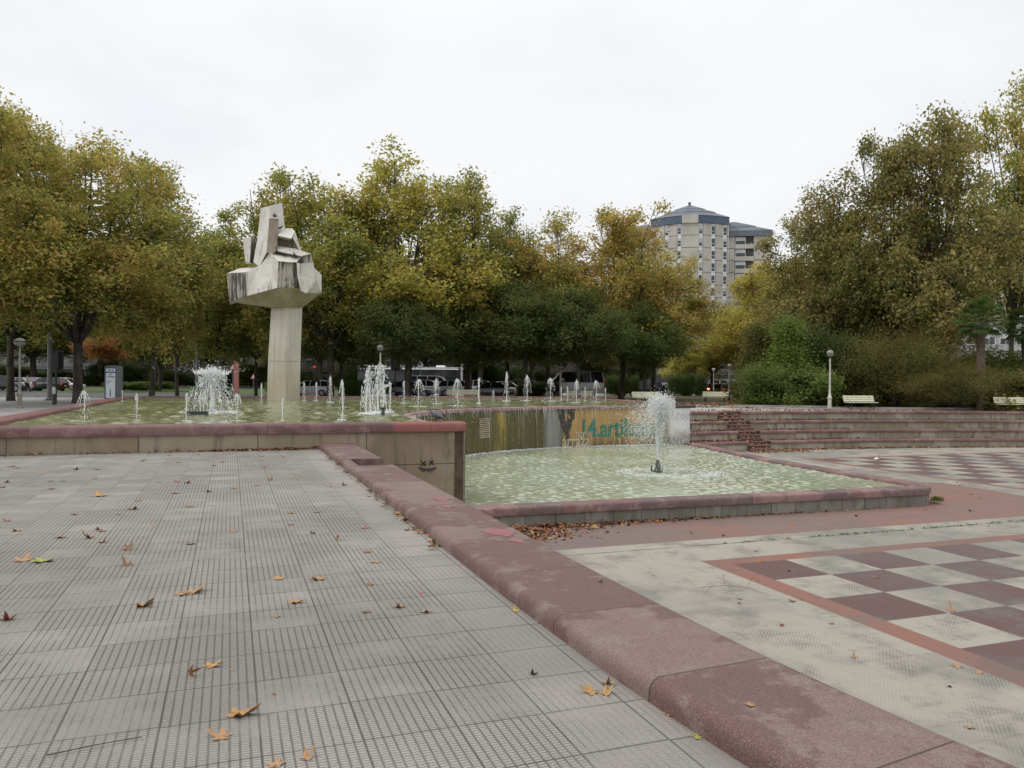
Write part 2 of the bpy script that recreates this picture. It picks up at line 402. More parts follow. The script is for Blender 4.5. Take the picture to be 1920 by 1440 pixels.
# mural wall: u runs along the wall in metres
def f_mural(n):
    o = n.obj(); u, v, _ = n.xyz(n.uv()); x, y, z = n.xyz(o)
    wob = (n.noise(n.comb(u, 0.0, z), 2.5, 3)-.5)
    st = n.noise(n.comb(u*5, 0.0, z*.4), 1.6, 5, .75); st2 = n.noise(n.comb(u*2, 3.0, z*.25), 1.5, 4, .7); fine = n.noise(o, 40, 3)
    c = n.mix(n.ss(st, .35, .65), (.050, .046, .010), (.125, .105, .024))
    c = n.mix(n.ss(st2, .5, .7)*.5, c, (.19, .165, .05))
    e = u
    def band(a, b, s=.12, k=.25): return n.mn(n.ss(e+wob*k, a-s, a+s), n.ss(e+wob*k, b+s, b-s))
    yel = band(MU['yel'][0], MU['yel'][1], .15, .3)
    c = n.mix(yel*n.ss(n.noise(n.comb(u*4, 6.0, z*.6), 1.3, 4, .7)+z*.06, .36, .56)*.8, c, (.40, .27, .035))
    c = n.mix(band(MU['gry'][0], MU['gry'][1], .2, .2)*.9, c, n.mix(n.ss(st, .3, .7), (.21, .21, .20), (.30, .30, .28)))
    tan = n.mix(n.ss(st2, .4, .65), (.46, .29, .095), (.36, .235, .09))
    tan = n.mix(n.ss(z, -.75, -1.35)*n.ss(st2, .35, .55), tan, (.12, .10, .045))
    c = n.mix(n.ss(e+wob*.1, MU['tan'][0]-.04, MU['tan'][0]+.04), c, tan)
    c = n.mix(n.ss(st, .55, .70)*n.ss(z, -.9, .3)*.75, c, (.085, .085, .03))
    # black painted hair of the faded portrait
    bl = n.mn(n.ss(e+(z*.42)+wob*.35, MU['blk'][0]-.05, MU['blk'][0]+.05), n.ss(e-.25*n.m('POWER', n.mx(z+1.0, 0.0), 1.0)+wob*.5, MU['blk'][1]+.05, MU['blk'][1]-.05))
    bl = bl*n.ss(n.noise(n.comb(u*2, 8.0, z*1.2), 2.2, 4, .6, .8), .62, .52)
    c = n.mix(bl*.95, c, (.018, .018, .022))
    pale = n.ss(e+wob*.2, MU['pale'][0]-.5, MU['pale'][0]+.3)
    c = n.mix(pale*.8, c, (.40, .375, .33))
    c = n.mix(n.ss(fine, .4, .7)*.2, c, (.05, .045, .02))
    return n.pbr(c, .45, n.bump(st+fine*.3, .4, .01))
def f_whitewall(n):
    o = n.obj(); x, y, z = n.xyz(o); a = n.noise(o, 2.0, 5, .65)
    c = n.mix(n.ss(a, .35, .65), (.58, .57, .56), (.70, .69, .68))
    lo = n.ss(z+(n.noise(o, 3, 4)-.5)*.7, -.55, -1.2)
    c = n.mix(lo*.8, c, n.mix(n.ss(n.noise(o, 9, 4, .7), .4, .6), (.33, .30, .25), (.15, .13, .10)))
    return n.pbr(c, .8, n.bump(n.noise(o, 30, 4), .3, .01))
m_white = material('white_painted_wall', f_whitewall)
# concrete of the sculpture
def conc_fn(c1, c2, streak, lo, hi):
    def f(n):
        o = n.obj(); x, y, z = n.xyz(o); a = n.noise(o, .9, 5, .6); s = n.noise(n.comb(x*4.2, y*4.2, z*.4), 1.6, 5, .7)
        s2 = n.noise(n.comb(x*1.1, y*1.1, z*.45), 1.6, 4, .65)
        bd = n.ss(n.abs(n.fract(z/.62)-.5), .485, .497)
        c = n.mix(n.ss(a, .35, .65), c1, c2)
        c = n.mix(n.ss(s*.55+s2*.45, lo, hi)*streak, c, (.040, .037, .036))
        c = n.mix(n.ss(n.noise(o, 7, 4, .7), .55, .7)*.3, c, [k*.55 for k in c1]); c = n.mix(bd*.3, c, (.15, .14, .125))
        return n.pbr(c, .85, n.bump(n.noise(o, 14, 4)-bd, .5, .01))
    return f
m_conc = material('weathered_concrete', conc_fn((.52, .495, .44), (.64, .62, .58), .9, .56, .67))
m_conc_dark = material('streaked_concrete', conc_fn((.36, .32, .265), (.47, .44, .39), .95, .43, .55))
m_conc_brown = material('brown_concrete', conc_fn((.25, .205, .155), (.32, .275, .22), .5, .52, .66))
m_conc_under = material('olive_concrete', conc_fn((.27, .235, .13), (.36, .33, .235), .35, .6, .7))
def f_col(n):
    o = n.obj(); x, y, z = n.xyz(o); a = n.noise(o, .6, 5, .6); s = n.noise(n.comb(x*4.5, y*4.5, z*.15), 1.5, 4, .7)
    c = n.mix(n.ss(a, .35, .65), (.48, .45, .375), (.56, .535, .47)); c = n.mix(n.ss(s, .45, .7)*.5, c, (.25, .205, .12))
    c = n.mix(n.ss(z, 2.6, .6)*.42, c, (.34, .28, .14))
    bd = n.mx(n.ss(n.abs(z-2.0), .02, .008), n.ss(n.abs(z-5.05), .02, .008))
    c = n.mix(bd*.7, c, (.13, .11, .07)); c = n.mix(n.ss(n.noise(o, 12, 4), .5, .75)*.25, c, (.2, .17, .1))
    return n.pbr(c, .85, n.bump(n.noise(o, 18, 4), .35, .01))
m_col = material('column_concrete', f_col)
# water
def water_fn(c1, c2, c3, bs=.6):
    def f(n):
        o = n.obj(); x, y, z = n.xyz(o)
        v = n.comb(x, y*1.0, 0.0)
        a = n.noise(v, .22, 4, .55); w1 = n.noise(v, 3.2, 3, .55, .6); w2 = n.noise(v, 9.5, 3, .6, .5); w3 = n.noise(v, 24, 2, .5)
        c = n.mix(n.ss(a, .38, .62), c1, c2); c = n.mix(n.ss(w1, .45, .7)*.2, c, c3)
        h = w2*.7+w3*.25
        return n.pbr(c, .035, n.bump(h, bs, .012), IOR=1.333, Specular_IOR_Level=.5)
    return f
m_water_up = material('upper_water', water_fn((.165, .172, .075), (.255, .265, .165), (.27, .28, .19)))
m_water_low = material('lower_water', water_fn((.29, .315, .205), (.37, .41, .31), (.24, .26, .15)))
def f_spray(n):
    c = n.pbr((.95, .96, .96), .15, None, IOR=1.33, Specular_IOR_Level=.8)
    t = n.node('ShaderNodeBsdfTranslucent'); t.inputs[0].default_value = (.85, .88, .88, 1)
    mxs = n.node('ShaderNodeMixShader'); mxs.inputs[0].default_value = .35
    n.t.links.new(c.k, mxs.inputs[1]); n.t.links.new(t.outputs[0], mxs.inputs[2])
    return S(n, mxs.outputs[0])
m_spray = material('white_water', f_spray)
def f_foam(n):
    o = n.obj(); k = n.noise(o, 14, 4, .7)
    c = n.pbr(n.mix(n.ss(k, .3, .7), (.55, .60, .52), (.85, .87, .85)), .4)
    tr = n.node('ShaderNodeBsdfTransparent'); mxs = n.node('ShaderNodeMixShader')
    n.put(mxs.inputs[0], n.ss(n.noise(o, 5, 4, .7), .38, .6)); n.t.links.new(tr.outputs[0], mxs.inputs[1]); n.t.links.new(c.k, mxs.inputs[2])
    return S(n, mxs.outputs[0])
m_foam = material('foam', f_foam)
m_bronze = plain('green_bronze', (.055, .075, .065), .5, .3, 20)
m_black = plain('black_iron', (.018, .018, .019), .5, .2, 5)
m_cream = plain('cream_paint', (.58, .57, .42), .5, .06, 4)
m_postw = plain('pale_post_paint', (.50, .49, .44), .55, .18, 4)
m_oldpost = plain('weathered_post', (.21, .20, .165), .6, .2, 4)
m_globe = plain('grey_globe', (.21, .205, .185), .35, .12, 5)
m_globe2 = plain('pale_globe', (.38, .385, .37), .3, .08, 5)
m_steel = plain('grey_steel', (.16, .165, .17), .45, .15, 3)
m_paintblk = plain('black_graffiti', (.02, .02, .022), .7, .1, 9)
m_paintpink = plain('pink_spray_paint', (.25, .095, .10), .7, .15, 9)
m_textgreen = plain('green_mural_paint', (.035, .185, .125), .65, .35, 5)
m_texttan = plain('pale_mural_paint', (.50, .42, .30), .7, .25, 6)
m_textgrey = plain('faint_graffiti', (.30, .295, .29), .8, .1, 6)
def PX(v):                                  # world point -> photo pixel
    q = CM.transposed() @ (Vector(v)-Vector((0, 0, EYE))); return (960+q.x/-q.z*FPX, 720-q.y/-q.z*FPX)
WATER_UP, WATER_LOW, LOW = .47, -1.39, -1.8
def spline(pts, n=8):
    P = [Vector(p) for p in pts]; out = []
    for i in range(len(P)-1):
        a, b, c, d = P[max(i-1, 0)], P[i], P[i+1], P[min(i+2, len(P)-1)]
        for k in range(n):
            t = k/n; out.append(.5*((2*b)+(c-a)*t+(2*a-5*b+4*c-d)*t*t+(3*b-a-3*c+d)*t**3))
    out.append(P[-1]); return out
def arc(cx, cy, r, a0, a1, n=8): return [(cx+r*math.cos(a0+(a1-a0)*i/n), cy+r*math.sin(a0+(a1-a0)*i/n)) for i in range(n+1)]
# spillway: from the pier along a sweeping curve to the white end wall (plaza-frame metres)
SPILL = [(p.x, p.y) for p in spline([(10.53, .35), (10.5, 4.0), (11.0, 7.2), (12.4, 9.6), (14.3, 11.4), (16.6, 12.8), (18.75, 13.55), (20.7, 13.92)], 8)]+[(22.0, 14.0), (23.5, 14.03), (24.6, 14.05), (26.1, 14.06)]
def spill_u(px):
    L = 0; best = None
    for i in range(len(SPILL)-1):
        a, b = Vector(SPILL[i]), Vector(SPILL[i+1]); l = (b-a).length
        for k in range(20):
            p = a.lerp(b, k/20); d = abs(PX(E(p.x, p.y, -.5))[0]-px)
            if p.y > 7 and (best is None or d < best[0]): best = (d, L+l*k/20, p)
        L += l
    return best[1], best[2]
MU = {'yel': (spill_u(927)[0], spill_u(946)[0]), 'gry': (spill_u(1022)[0], spill_u(1050)[0]), 'tan': (spill_u(1056)[0],),
      'blk': (spill_u(1046)[0], spill_u(1066)[0]), 'pale': (spill_u(1240)[0],)}
m_mural = material('mural_wall_paint', f_mural)
# ------------------------------------------------------------------ ground sheets
R0, AC = 58.0, (31.0, -44.0)                 # amphitheatre arc
def apt(s, r): a = s/R0; return (AC[0]+r*math.sin(a), AC[1]+r*math.cos(a))   # s: arc metres from e1=31
def s_of(e1): return math.asin((e1-AC[0])/R0)*R0
def sheet(name, polys, mat, z=0.0, kind='structure'):
    mb = MB()
    for p in polys: mb.add([(q[0], q[1], z) for q in p], [tuple(range(len(p)))])
    o = mb.build(name, mat, None, None, (O2.x, O2.y, 0), AX); return tag(o, kind=kind)
sheet('terrace_paving', [[(-60, -60), (22, -60), (10.05, -24), (8.7, -20.5), (7.79, -17), (7.5, -14.4), (7.45, -12), (7.45, .3), (-60, .3)]], m_terrace)
sheet('plaza_paving', [[(7.6, -60), (64, -60), (64, 15.5), (7.6, 15.5)]], m_plaza, LOW)
edge = [(7.45, .3), (10.5, .3)]+SPILL[1:-1]+[(25.6, 14.3)]
tier_edge = [apt(s_of(26.0)+(s_of(62)-s_of(26.0))*i/24, R0+2.6) for i in range(25)]
edge += tier_edge+[(64, tier_edge[-1][1])]
def bridge(e, far): return [[e[i], e[i+1], (e[i+1][0], far), (e[i][0], far)] for i in range(len(e)-1)]
low = [(p[0], p[1]) for p in edge]
ups = []
for i in range(len(low)-1):
    a, b = low[i], low[i+1]
    if b[0] > a[0]+1e-4: ups.append([a, b, (b[0], 26.0), (a[0], 26.0)])
sheet('upper_paving', ups, m_upper, -.004)
far = MB()
far.add([tuple(E(*q))[:2]+(-.008,) for q in [(-260, 25.9), (260, 25.9), (260, 700), (-260, 700)]], [(0, 1, 2, 3)])
far.add([tuple(E(*q))[:2]+(-.008,) for q in [(-260, -60), (-60.2, -60), (-60.2, 25.9), (-260, 25.9)]], [(0, 1, 2, 3)])
far.add([tuple(E(*q))[:2]+(-.008,) for q in [(64, tier_edge[-1][1]), (260, tier_edge[-1][1]), (260, 25.9), (64, 25.9)]], [(0, 1, 2, 3)])
far.add([tuple(E(*q))[:2]+(-.012,) for q in [(-60.2, .28), (-.05, .28), (-.05, 25.9), (-60.2, 25.9)]], [(0, 1, 2, 3)])
tag(far.build('ground', m_pave), kind='structure')
def wsheet(name, poly, mat, z, kind='structure'):
    return tag(MB().add([(x, y, z) for x, y in poly], [tuple(range(len(poly)))]).build(name, mat), kind=kind)
wsheet('road', [(-160, 66), (10, 64), (40, 74), (40, 90), (10, 84), (-160, 84)], m_asphalt, .004)
wsheet('far_road', [(10, 96), (160, 112), (160, 130), (10, 112)], m_asphalt, .004)
wsheet('grass_lawn', [(-47, 78), (-18, 78), (-8, 116), (-120, 116), (-68, 92)], m_grass, .02)
wsheet('littered_lawn', [tuple(E(*q))[:2] for q in [(20.2, 32.5), (27, 31.2), (33, 25.5), (38, 19.3), (70, 15.0), (120, 16.0), (120, 58), (30, 58), (21, 42)]], m_grass2, .05)
kb = MB(); kb.sweep([E(*q)[:2] for q in [(20.0, 32.3), (27, 31.0), (33, 25.3), (38, 19.1), (70, 14.8), (120, 15.8)]], [(-.12, 0), (-.12, .11), (.02, .11), (.02, -.0)])
tag(kb.build('lawn_kerb', m_kerb), kind='structure')
kb = MB(); kb.sweep([(-60, 58.5), (-27, 59.8), (-20, 63.5), (8, 63.5)], [(0, 0), (0, .12), (.3, .12), (.3, 0)])
tag(kb.build('street_kerb', m_kerb), kind='structure')
# ------------------------------------------------------------------ low wall beside the terrace (with the notch)
wall = frame_empty('low_wall', 'low pink concrete wall with wide slabs running along the terrace edge to the foreground', 'wall')
CURVE = [(2.6, -24), (1.25, -20.5), (.62, -18.5), (.34, -17), (.21, -16), (.13, -15.4), (.05, -14.4), (.01, -13), (0, -12)]
CURVE = [(x+7.6, y) for x, y in CURVE]
wb = MB(); wb.sweep(CURVE+[(7.6, .2)], [(-.1, LOW-.1), (-.1, -.05), (.45, -.05), (.45, LOW-.1)]); wb.build('wall_body', m_stone, wall)
X0, X1, ZT = 7.36, 8.16, .12
prof = [(X0, -.10), (X0, .05), (X0+.010, .085), (X0+.030, .108), (X0+.062, ZT), (X0+.085, ZT), (X1-.075, ZT), (X1-.05, ZT), (X1-.015, ZT-.012), (X1, ZT-.05), (X1, -.10), (X0+.05, -.10)]
profL = [(X0, -.10), (X0, .05), (X0+.010, .085), (X0+.030, .108), (X0+.062, ZT), (X0+.085, ZT), (X0+.17, ZT), (X0+.17, -.10)]
N0, N1 = -4.75, -3.62
def spl(C): return [(p.x, p.y) for p in spline(C, 5)]
prof = [(o-7.6, z) for o, z in prof]; profL = [(o-7.6, z) for o, z in profL]; cv = spl(CURVE)+[(7.6, -14.66)]
cL = 0
for i in range(len(cv)-2): cL += math.dist(cv[i], cv[i+1])
UC = (-(cL-2.66)) % 1.1     # slab joints fall where the photograph shows them
cp = MB(); cp.sweep(spl(CURVE)+[(7.6, N0)], prof, u0=UC); cp.sweep([(7.6, N0), (7.6, N1)], profL, u0=40.71); cp.sweep([(7.6, N1), (7.6, .02)], prof, u0=41.84)
cp.box(X0+.17, 8.05, N0, N1, -.10, -.055)
cpo = cp.build('coping', m_cop_wall, wall, 50, uv=True)
pk = MB()
for px, py, r in [(826, 936, .10), (838, 950, .06), (936, 998, .13), (968, 1014, .06)]:
    a = toE(G(px, py, ZT)); k = 14
    pk.add([(a[0]+r*(1+.25*math.sin(j*2.1+px))*math.cos(6.283*j/k), a[1]+r*1.5*(1+.25*math.cos(j*1.7))*math.sin(6.283*j/k), ZT+.003) for j in range(k)], [tuple(range(k))])
pk.build('paint_blot', m_paintpink, wall)
# ------------------------------------------------------------------ upper pool
BK, RT = 28.5, 26.15
pool = frame_empty('upper_pool', 'large raised fountain pool with a red coping over tan stone walls, full of small jets', 'fountain pool')
COPR = [(-.06, .36), (-.06, .52), (-.02, .565), (.04, .58), (.07, .58), (.43, .58), (.46, .58), (.52, .565), (.55, .52), (.55, .36), (-.06, .36)]
def offs(pf, k): return [(o*k, z) for o, z in pf]
front = [(11.2, 0), (0, 0)]
# path runs so that the pool interior lies to the right
cw = MB()
rim = [(10.83, 0.0), (.9, 0.0)]+arc(.9, .9, .9, R(270), R(180), 6)[1:]+[(0, BK-3)]+arc(3, BK-3, 3, R(180), R(90), 8)[1:]+[(RT-4, BK)]+arc(RT-4, BK-4, 4, R(90), R(0), 8)[1:]+[(RT, 14.35)]
cw.sweep(rim, COPR, 0)
cw.build('coping', m_cop_pool, pool, 50, uv=True)
ww = MB(); ww.sweep(rim, [(0, LOW-.1), (0, .37), (.5, .37), (.5, LOW-.1), (0, LOW-.1)]); ww.build('stone_wall', m_stone, pool, 30, uv=True)
pr = MB(); pr.box(10.56, 10.784, -.004, .42, LOW, .355); pr.box(10.58, 10.78, .42, .9, LOW, .3); pr.build('end_pier', m_rust, pool)
sp = MB(); sp.sweep(SPILL, [(0.02, WATER_LOW-.5), (0.02, .33)], 0); spo = sp.build('spillway_wall', m_mural, pool, 40, uv=True)
sr = MB(); sr.sweep(SPILL, [(.10, .33), (.12, .40), (.10, .45), (.02, .475), (-.30, .455), (-.34, .40), (-.34, .2)], 0); sr.build('spillway_lip', m_cop_spill, pool, 50, uv=True)
# the white end wall at the far end of the spillway
ew = MB(); ew.box(25.05, 26.1, 13.75, 14.25, LOW-.05, .36); 
ewo = bevel(ew.build('white_end_wall', m_white, pool), .02)
ec = MB(); ec.box(24.95, 26.4, 13.7, 14.6, .36, .50); bevel(ec.build('end_wall_coping', m_cop_spill, pool), .04, 3)
# vent grille on the spillway wall: pale horizontal bars
gu, gp = spill_u(907); gb = MB()
iw = min(range(len(SPILL)-1), key=lambda i: (Vector(SPILL[i])-Vector((gp.x, gp.y))).length)
gt = (Vector(SPILL[iw+1])-Vector(SPILL[iw-1])).normalized(); gn = Vector((gt.y, -gt.x))
GM = Matrix(((gt.x, gn.x, 0, gp.x+gn.x*.05), (gt.y, gn.y, 0, gp.y+gn.y*.05), (0, 0, 1, 0), (0, 0, 0, 1)))
for i in range(11): gb.box(-.36+.03*math.sin(i*3), .33+.02*math.cos(i*5), -.02, .025, -.74+i*.075, -.71+i*.075, 0, GM)
gb.build('vent_grille', m_texttan, pool)
# ---- lettering and graffiti
FONT = []
def text_mesh(txt, size, mat, name, parent, M, ext=.006, off=0.0, sx=1.0, align='LEFT'):
    c = bpy.data.curves.new('lettering', 'FONT'); c.body = txt; c.size = size; c.extrude = ext; c.offset = off; c.align_x = align
    t = bpy.data.objects.new('lettering', c); COL.objects.link(t)
    dg = bpy.context.evaluated_depsgraph_get(); dg.update()
    me = bpy.data.meshes.new_from_object(t.evaluated_get(dg)); bpy.data.objects.remove(t); bpy.data.curves.remove(c)
    me.transform(Matrix.Scale(sx, 4, (1, 0, 0))); me.materials.clear(); me.materials.append(mat)
    me.transform(M); return link_mesh(name, me, parent)
def wallM(e1, e2, z): return Matrix.Translation((e1, e2, z)) @ Matrix.Rotation(math.pi/2, 4, 'X')
cumL = [0]
for i in range(1, len(SPILL)): cumL.append(cumL[-1]+(Vector(SPILL[i])-Vector(SPILL[i-1])).length)
def wall_at(u):
    i = 0
    while i < len(cumL)-2 and cumL[i+1] < u: i += 1
    a, b = Vector(SPILL[i]), Vector(SPILL[i+1]); t = (b-a).normalized(); return a+t*(u-cumL[i]), Vector((t.y, -t.x))
def slab_text(txt, px0, px1, z, h, mat, off, fit=None):
    # letters laid along the curved wall from photo column px0 to px1 (fit: how many of the letters that span covers)
    o = text_mesh(txt, 1.0, mat, 'painted_lettering', pool, Matrix.Identity(4), .02, off); me = o.data
    u0, u1 = spill_u(px0)[0], spill_u(px1)[0]; xs = [v.co.x for v in me.vertices]; ys = [v.co.y for v in me.vertices]; x0, x1 = min(xs), max(xs)
    k = (u1-u0)/((x1-x0)*(fit or 1)); kz = h/max(ys)
    for v in me.vertices:
        q, nr = wall_at(u0+(v.co.x-x0)*k); d = .026+v.co.z; v.co = (q.x+nr.x*d, q.y+nr.y*d, z+v.co.y*kz)
    me.update(); return o
slab_text('14.artikulua', 1092, 1204, -.94, .82, m_textgreen, .02, .77)
slab_text('nor', 1080, 1097, -1.02, .32, m_texttan, .006); slab_text('ra', 1102, 1122, -.99, .30, m_textgrey, .004)
slab_text('arraza', 1053, 1106, -1.33, .33, m_texttan, .012)
def strokes(lines, rad, mat, name, parent, M, flat=.3):
    mb = MB()
    for ln in lines: mb.tube([(x, z, 0) for x, z in ln], rad, 5)
    me_o = mb.build(name, mat, parent); me_o.data.transform(M @ Matrix.Scale(flat, 4, (0, 0, 1))); return me_o
lo = [[(0, 0), (.02, .35), (.1, .4)], [(.02, 0), (.14, .02)], [(.42, .28), (.3, .3), (.22, .15), (.3, .02), (.42, .05)], [(.55, .02), (.5, .15), (.58, .28), (.68, .15), (.6, .02), (.55, .02)],
      [(.8, 0), (.78, .2), (.88, .3), (.95, .18), (.9, .05), (.82, .03)], [(1.02, 0), (1.06, .38)]]
strokes(lo, .014, m_textgrey, 'graffiti', pool, wallM(25.12, 13.745, -.18))
# X eyes and a stitched grin on the stone wall below the coping
def on_front(px, py):
    d = ray(px, py); a, b = toE((0, 0)); dd = Vector((d.x*ca+d.y*sa, -d.x*sa+d.y*ca)); t = (0-b)/dd.y
    return (a+dd.x*t, EYE+d.z*t)
sm = []
for cx, cy in ((794, 869), (809, 867.5)):
    for s in (1, -1):
        p = on_front(cx-4, cy-4*s); q = on_front(cx+4, cy+4*s); sm.append([p, q])
mouth = [on_front(784+i*3.5, 876.5+4.5*math.sin(math.pi*i/10)) for i in range(11)]
stit = [[(p[0]-.008*math.sin(i*9), p[1]+.035), (p[0]+.01*math.cos(i*7), p[1]-.05+.02*math.sin(i*5))] for i, p in enumerate(mouth[1:-1])]
strokes(sm, .020, m_paintblk, 'graffiti_face', pool, wallM(0, -.004, 0), .15)
strokes([mouth], .011, m_paintblk, 'graffiti_face', pool, wallM(0, -.004, 0), .15)
strokes(stit, .015, m_paintblk, 'graffiti_face', pool, wallM(0, -.004, 0), .15)
sq = [on_front(x, y) for x, y in [(826, 889), (833, 883), (832, 874), (834, 866), (836, 874), (833, 884), (836, 893), (830, 898)]]
strokes([sq], .010, m_textgrey, 'graffiti_scrawl', pool, wallM(0, -.004, 0), .15)
# ------------------------------------------------------------------ lower pool
lp = frame_empty('lower_pool', 'low green pool with a rounded corner and worn pink rim beneath the spillway', 'fountain pool')
lrim = [(9.6, -1.4), (23.45, -1.72)]+arc(23.45, -.62, 1.1, R(270), R(360), 8)[1:]+[(24.6, 2.5), (24.95, 6.5), (26.1, 12.3), (26.3, 13.72)]
# path with the pool on its left: offsets to the left are negative
LPR = [(.05, -1.49), (.05, -1.35), (.03, -1.31), (-.02, -1.29), (-.05, -1.29), (-.39, -1.29), (-.42, -1.29), (-.47, -1.31), (-.49, -1.36), (-.49, -1.5), (.05, -1.49)]
MB().sweep(lrim, LPR).build('coping', m_cop_low, lp, 50, uv=True)
MB().sweep(lrim, [(0, LOW-.05), (0, -1.47), (-.44, -1.47), (-.44, -2.0), (0, LOW-.05)]).build('wall', m_stone_low, lp, 40, uv=True)
# ------------------------------------------------------------------ water surfaces
def inside(poly, X, Y):
    r = np.zeros(X.shape, bool); n = len(poly)
    for i in range(n):
        x0, y0 = poly[i]; x1, y1 = poly[(i+1) % n]
        if y0 == y1: continue
        c = ((y0 > Y) != (y1 > Y)) & (X < (x1-x0)*(Y-y0)/(y1-y0)+x0); r ^= c
    return r
def water(name, poly, z, step, mat, amp, rings=()):
    xs = np.arange(min(p[0] for p in poly), max(p[0] for p in poly)+step, step); ys = np.arange(min(p[1] for p in poly), max(p[1] for p in poly)+step, step)
    X, Y = np.meshgrid(xs, ys); rg = np.random.RandomState(3); Z = np.zeros_like(X)
    lo, hi, slope = amp; N = 44
    for k in range(N):
        lam = lo*(hi/lo)**rg.rand(); th = rg.rand()*math.pi; ph = rg.rand()*6.28
        q = (X*math.cos(th)+Y*math.sin(th))*6.283/lam+ph+1.1*np.sin(X*.9*rg.rand()+Y*1.1*rg.rand()+ph)
        Z += np.sin(q)*slope*lam/6.283*math.sqrt(2/N)*1.41
    Z += .35*np.abs(Z)
    for cx, cy, a, r in rings:
        d = np.hypot(X-cx, Y-cy); Z += a*np.sin(d*14)*np.exp(-d/r)
    V = np.stack([X, Y, z+Z], -1).reshape(-1, 3); nx = len(xs)
    i, j = np.meshgrid(np.arange(len(ys)-1), np.arange(nx-1), indexing='ij'); a = i*nx+j
    Q = np.stack([a, a+1, a+nx+1, a+nx], -1).reshape(-1, 4)
    cxm = X[:-1, :-1].ravel()+step/2; cym = Y[:-1, :-1].ravel()+step/2
    Q = Q[inside(poly, cxm, cym)]
    used, inv = np.unique(Q, return_inverse=True)
    me = np_mesh(name, V[used], inv.reshape(-1, 4), mat, True)
    return tag(link_mesh(name, me, None, (O2.x, O2.y, 0), AX), kind='structure')
up_poly = [(.2, .2)]+[(10.5, .2)]+[(p[0]-.12, p[1]+.14) for p in SPILL[1:]]+[(RT-.2, 14.3), (RT-.2, BK-.9), (RT-1.2, BK-.2), (1, BK-.2), (.2, BK-1)]
low_poly = [(9.7, -1.15), (23.4, -1.4), (24.1, -.9), (24.3, 2.5), (24.65, 6.5), (25.75, 12.3), (25.9, 14.1)]+[(p[0]+.02, p[1]+.02) for p in SPILL[::-1] if p[1] > 4]+[(10.5, 3), (10.5, 1), (9.7, .1)]
NOZ = toE(G(1233, 886, WATER_LOW))
# ------------------------------------------------------------------ stepped seating
ST0, ST1 = 29.6, 30.95
rise, tread, z0 = .455, .82, LOW
cap_prof = lambda r, zt: [(r, zt)]
def tier(k, e0, e1, label):
    zt = LOW+.4625*(k+1); r = R0+tread*k; n = max(4, int(abs(e1-e0)/.9))
    path = [apt(s_of(e0)+(s_of(e1)-s_of(e0))*i/n, r) for i in range(n+1)]   # heading +e1, arc centre on the right
    t = frame_empty('seating_tier', label, 'seating step', 'red capped seating steps round the sunken plaza')
    MB().sweep(path, [(0, LOW-.2 if k == 0 else LOW+.4625*k-.05), (0, zt-.13), (-tread-.3, zt-.13)]).build('riser', m_stone_tier, t, 40, uv=True)
    MB().sweep(path, [(-.02, zt-.135), (.06, zt-.135), (.065, zt-.05), (.05, zt-.015), (.02, zt), (-.01, zt), (-.33, zt), (-.36, zt), (-.37, zt-.012), (-tread-.35, zt-.016), (-tread-.35, zt-.135)]).build('cap', m_cop_tier, t, 50, uv=True)
    return t
nm = ['lowest', 'second lowest', 'third', 'topmost']
for k in range(4):
    tier(k, 25.8 if k else 26.2, ST0, f'short {nm[k]} red capped seating step between the white end wall and the stair')
    tier(k, ST1, 62, f'long {nm[k]} red capped seating step curving away right of the stair')
st = frame_empty('stone_stair', 'narrow leaf strewn stone stair cut through the seating steps beside the white wall', 'stair')
sm_ = MB(); nst = 12; tt = tread*4/nst
for i in range(nst):
    zt = LOW+1.85*(i+1)/nst-.015; r = R0-.35+tt*i
    a = apt(s_of(ST0+.02), r); b = apt(s_of(ST1-.02), r); c = apt(s_of(ST1-.02), r+tt+.35); d = apt(s_of(ST0+.02), r+tt+.35)
    sm_.add([(p[0], p[1], q) for q in (zt-.45, zt-.05) for p in (a, b, c, d)], [(0, 1, 5, 4), (1, 2, 6, 5), (3, 0, 4, 7)], 1)
    rr = r-.03; a2 = apt(s_of(ST0+.02), rr); b2 = apt(s_of(ST1-.02), rr)
    sm_.add([(p[0], p[1], q) for q in (zt-.05, zt) for p in (a2, b2, c, d)], [(0, 3, 2, 1), (4, 5, 6, 7), (0, 1, 5, 4), (1, 2, 6, 5), (3, 0, 4, 7)], 0)
sm_.build('steps', [m_stair, m_stone_tier], st)
# ------------------------------------------------------------------ fountain jets
OCT_V = np.array([(1,0,0),(-1,0,0),(0,1,0),(0,-1,0),(0,0,1),(0,0,-1)], float)
OCT_F = np.array([(0,2,4),(2,1,4),(1,3,4),(3,0,4),(2,0,5),(1,2,5),(3,1,5),(0,3,5)])
def drops_mesh(name, P, r, stretch=None, axis=None):
    # drops at P with radius r, optionally stretched along axis
    n = len(P); r = np.asarray(r).reshape(-1, 1, 1); V = OCT_V[None]*r
    if stretch is not None: V[..., 2] *= np.asarray(stretch).reshape(-1, 1)
    if axis is not None:                       # tilt z onto axis (small angles: shear is enough)
        a = axis/np.linalg.norm(axis, axis=1, keepdims=True)
        V[..., 0] += V[..., 2]*(a[:, 0:1]); V[..., 1] += V[..., 2]*(a[:, 1:2]); V[..., 2] *= np.abs(a[:, 2:3])*.8+.2
    V = V+P[:, None, :]; F = OCT_F[None]+(np.arange(n)*6)[:, None, None]
    return V.reshape(-1, 3), F.reshape(-1, 3)
def join(parts):
    V = []; F = []; b = 0
    for v, f in parts: V.append(v); F.append(f+b); b += len(v)
    return np.concatenate(V), np.concatenate(F)
def tube_tri(pts, rad, n=6):
    mb = MB(); mb.tube(pts, rad, n, cap=False); V = np.array(mb.V); F = []
    for q in mb.F: F += [(q[0], q[1], q[2]), (q[0], q[2], q[3])]
    return V, np.array(F)
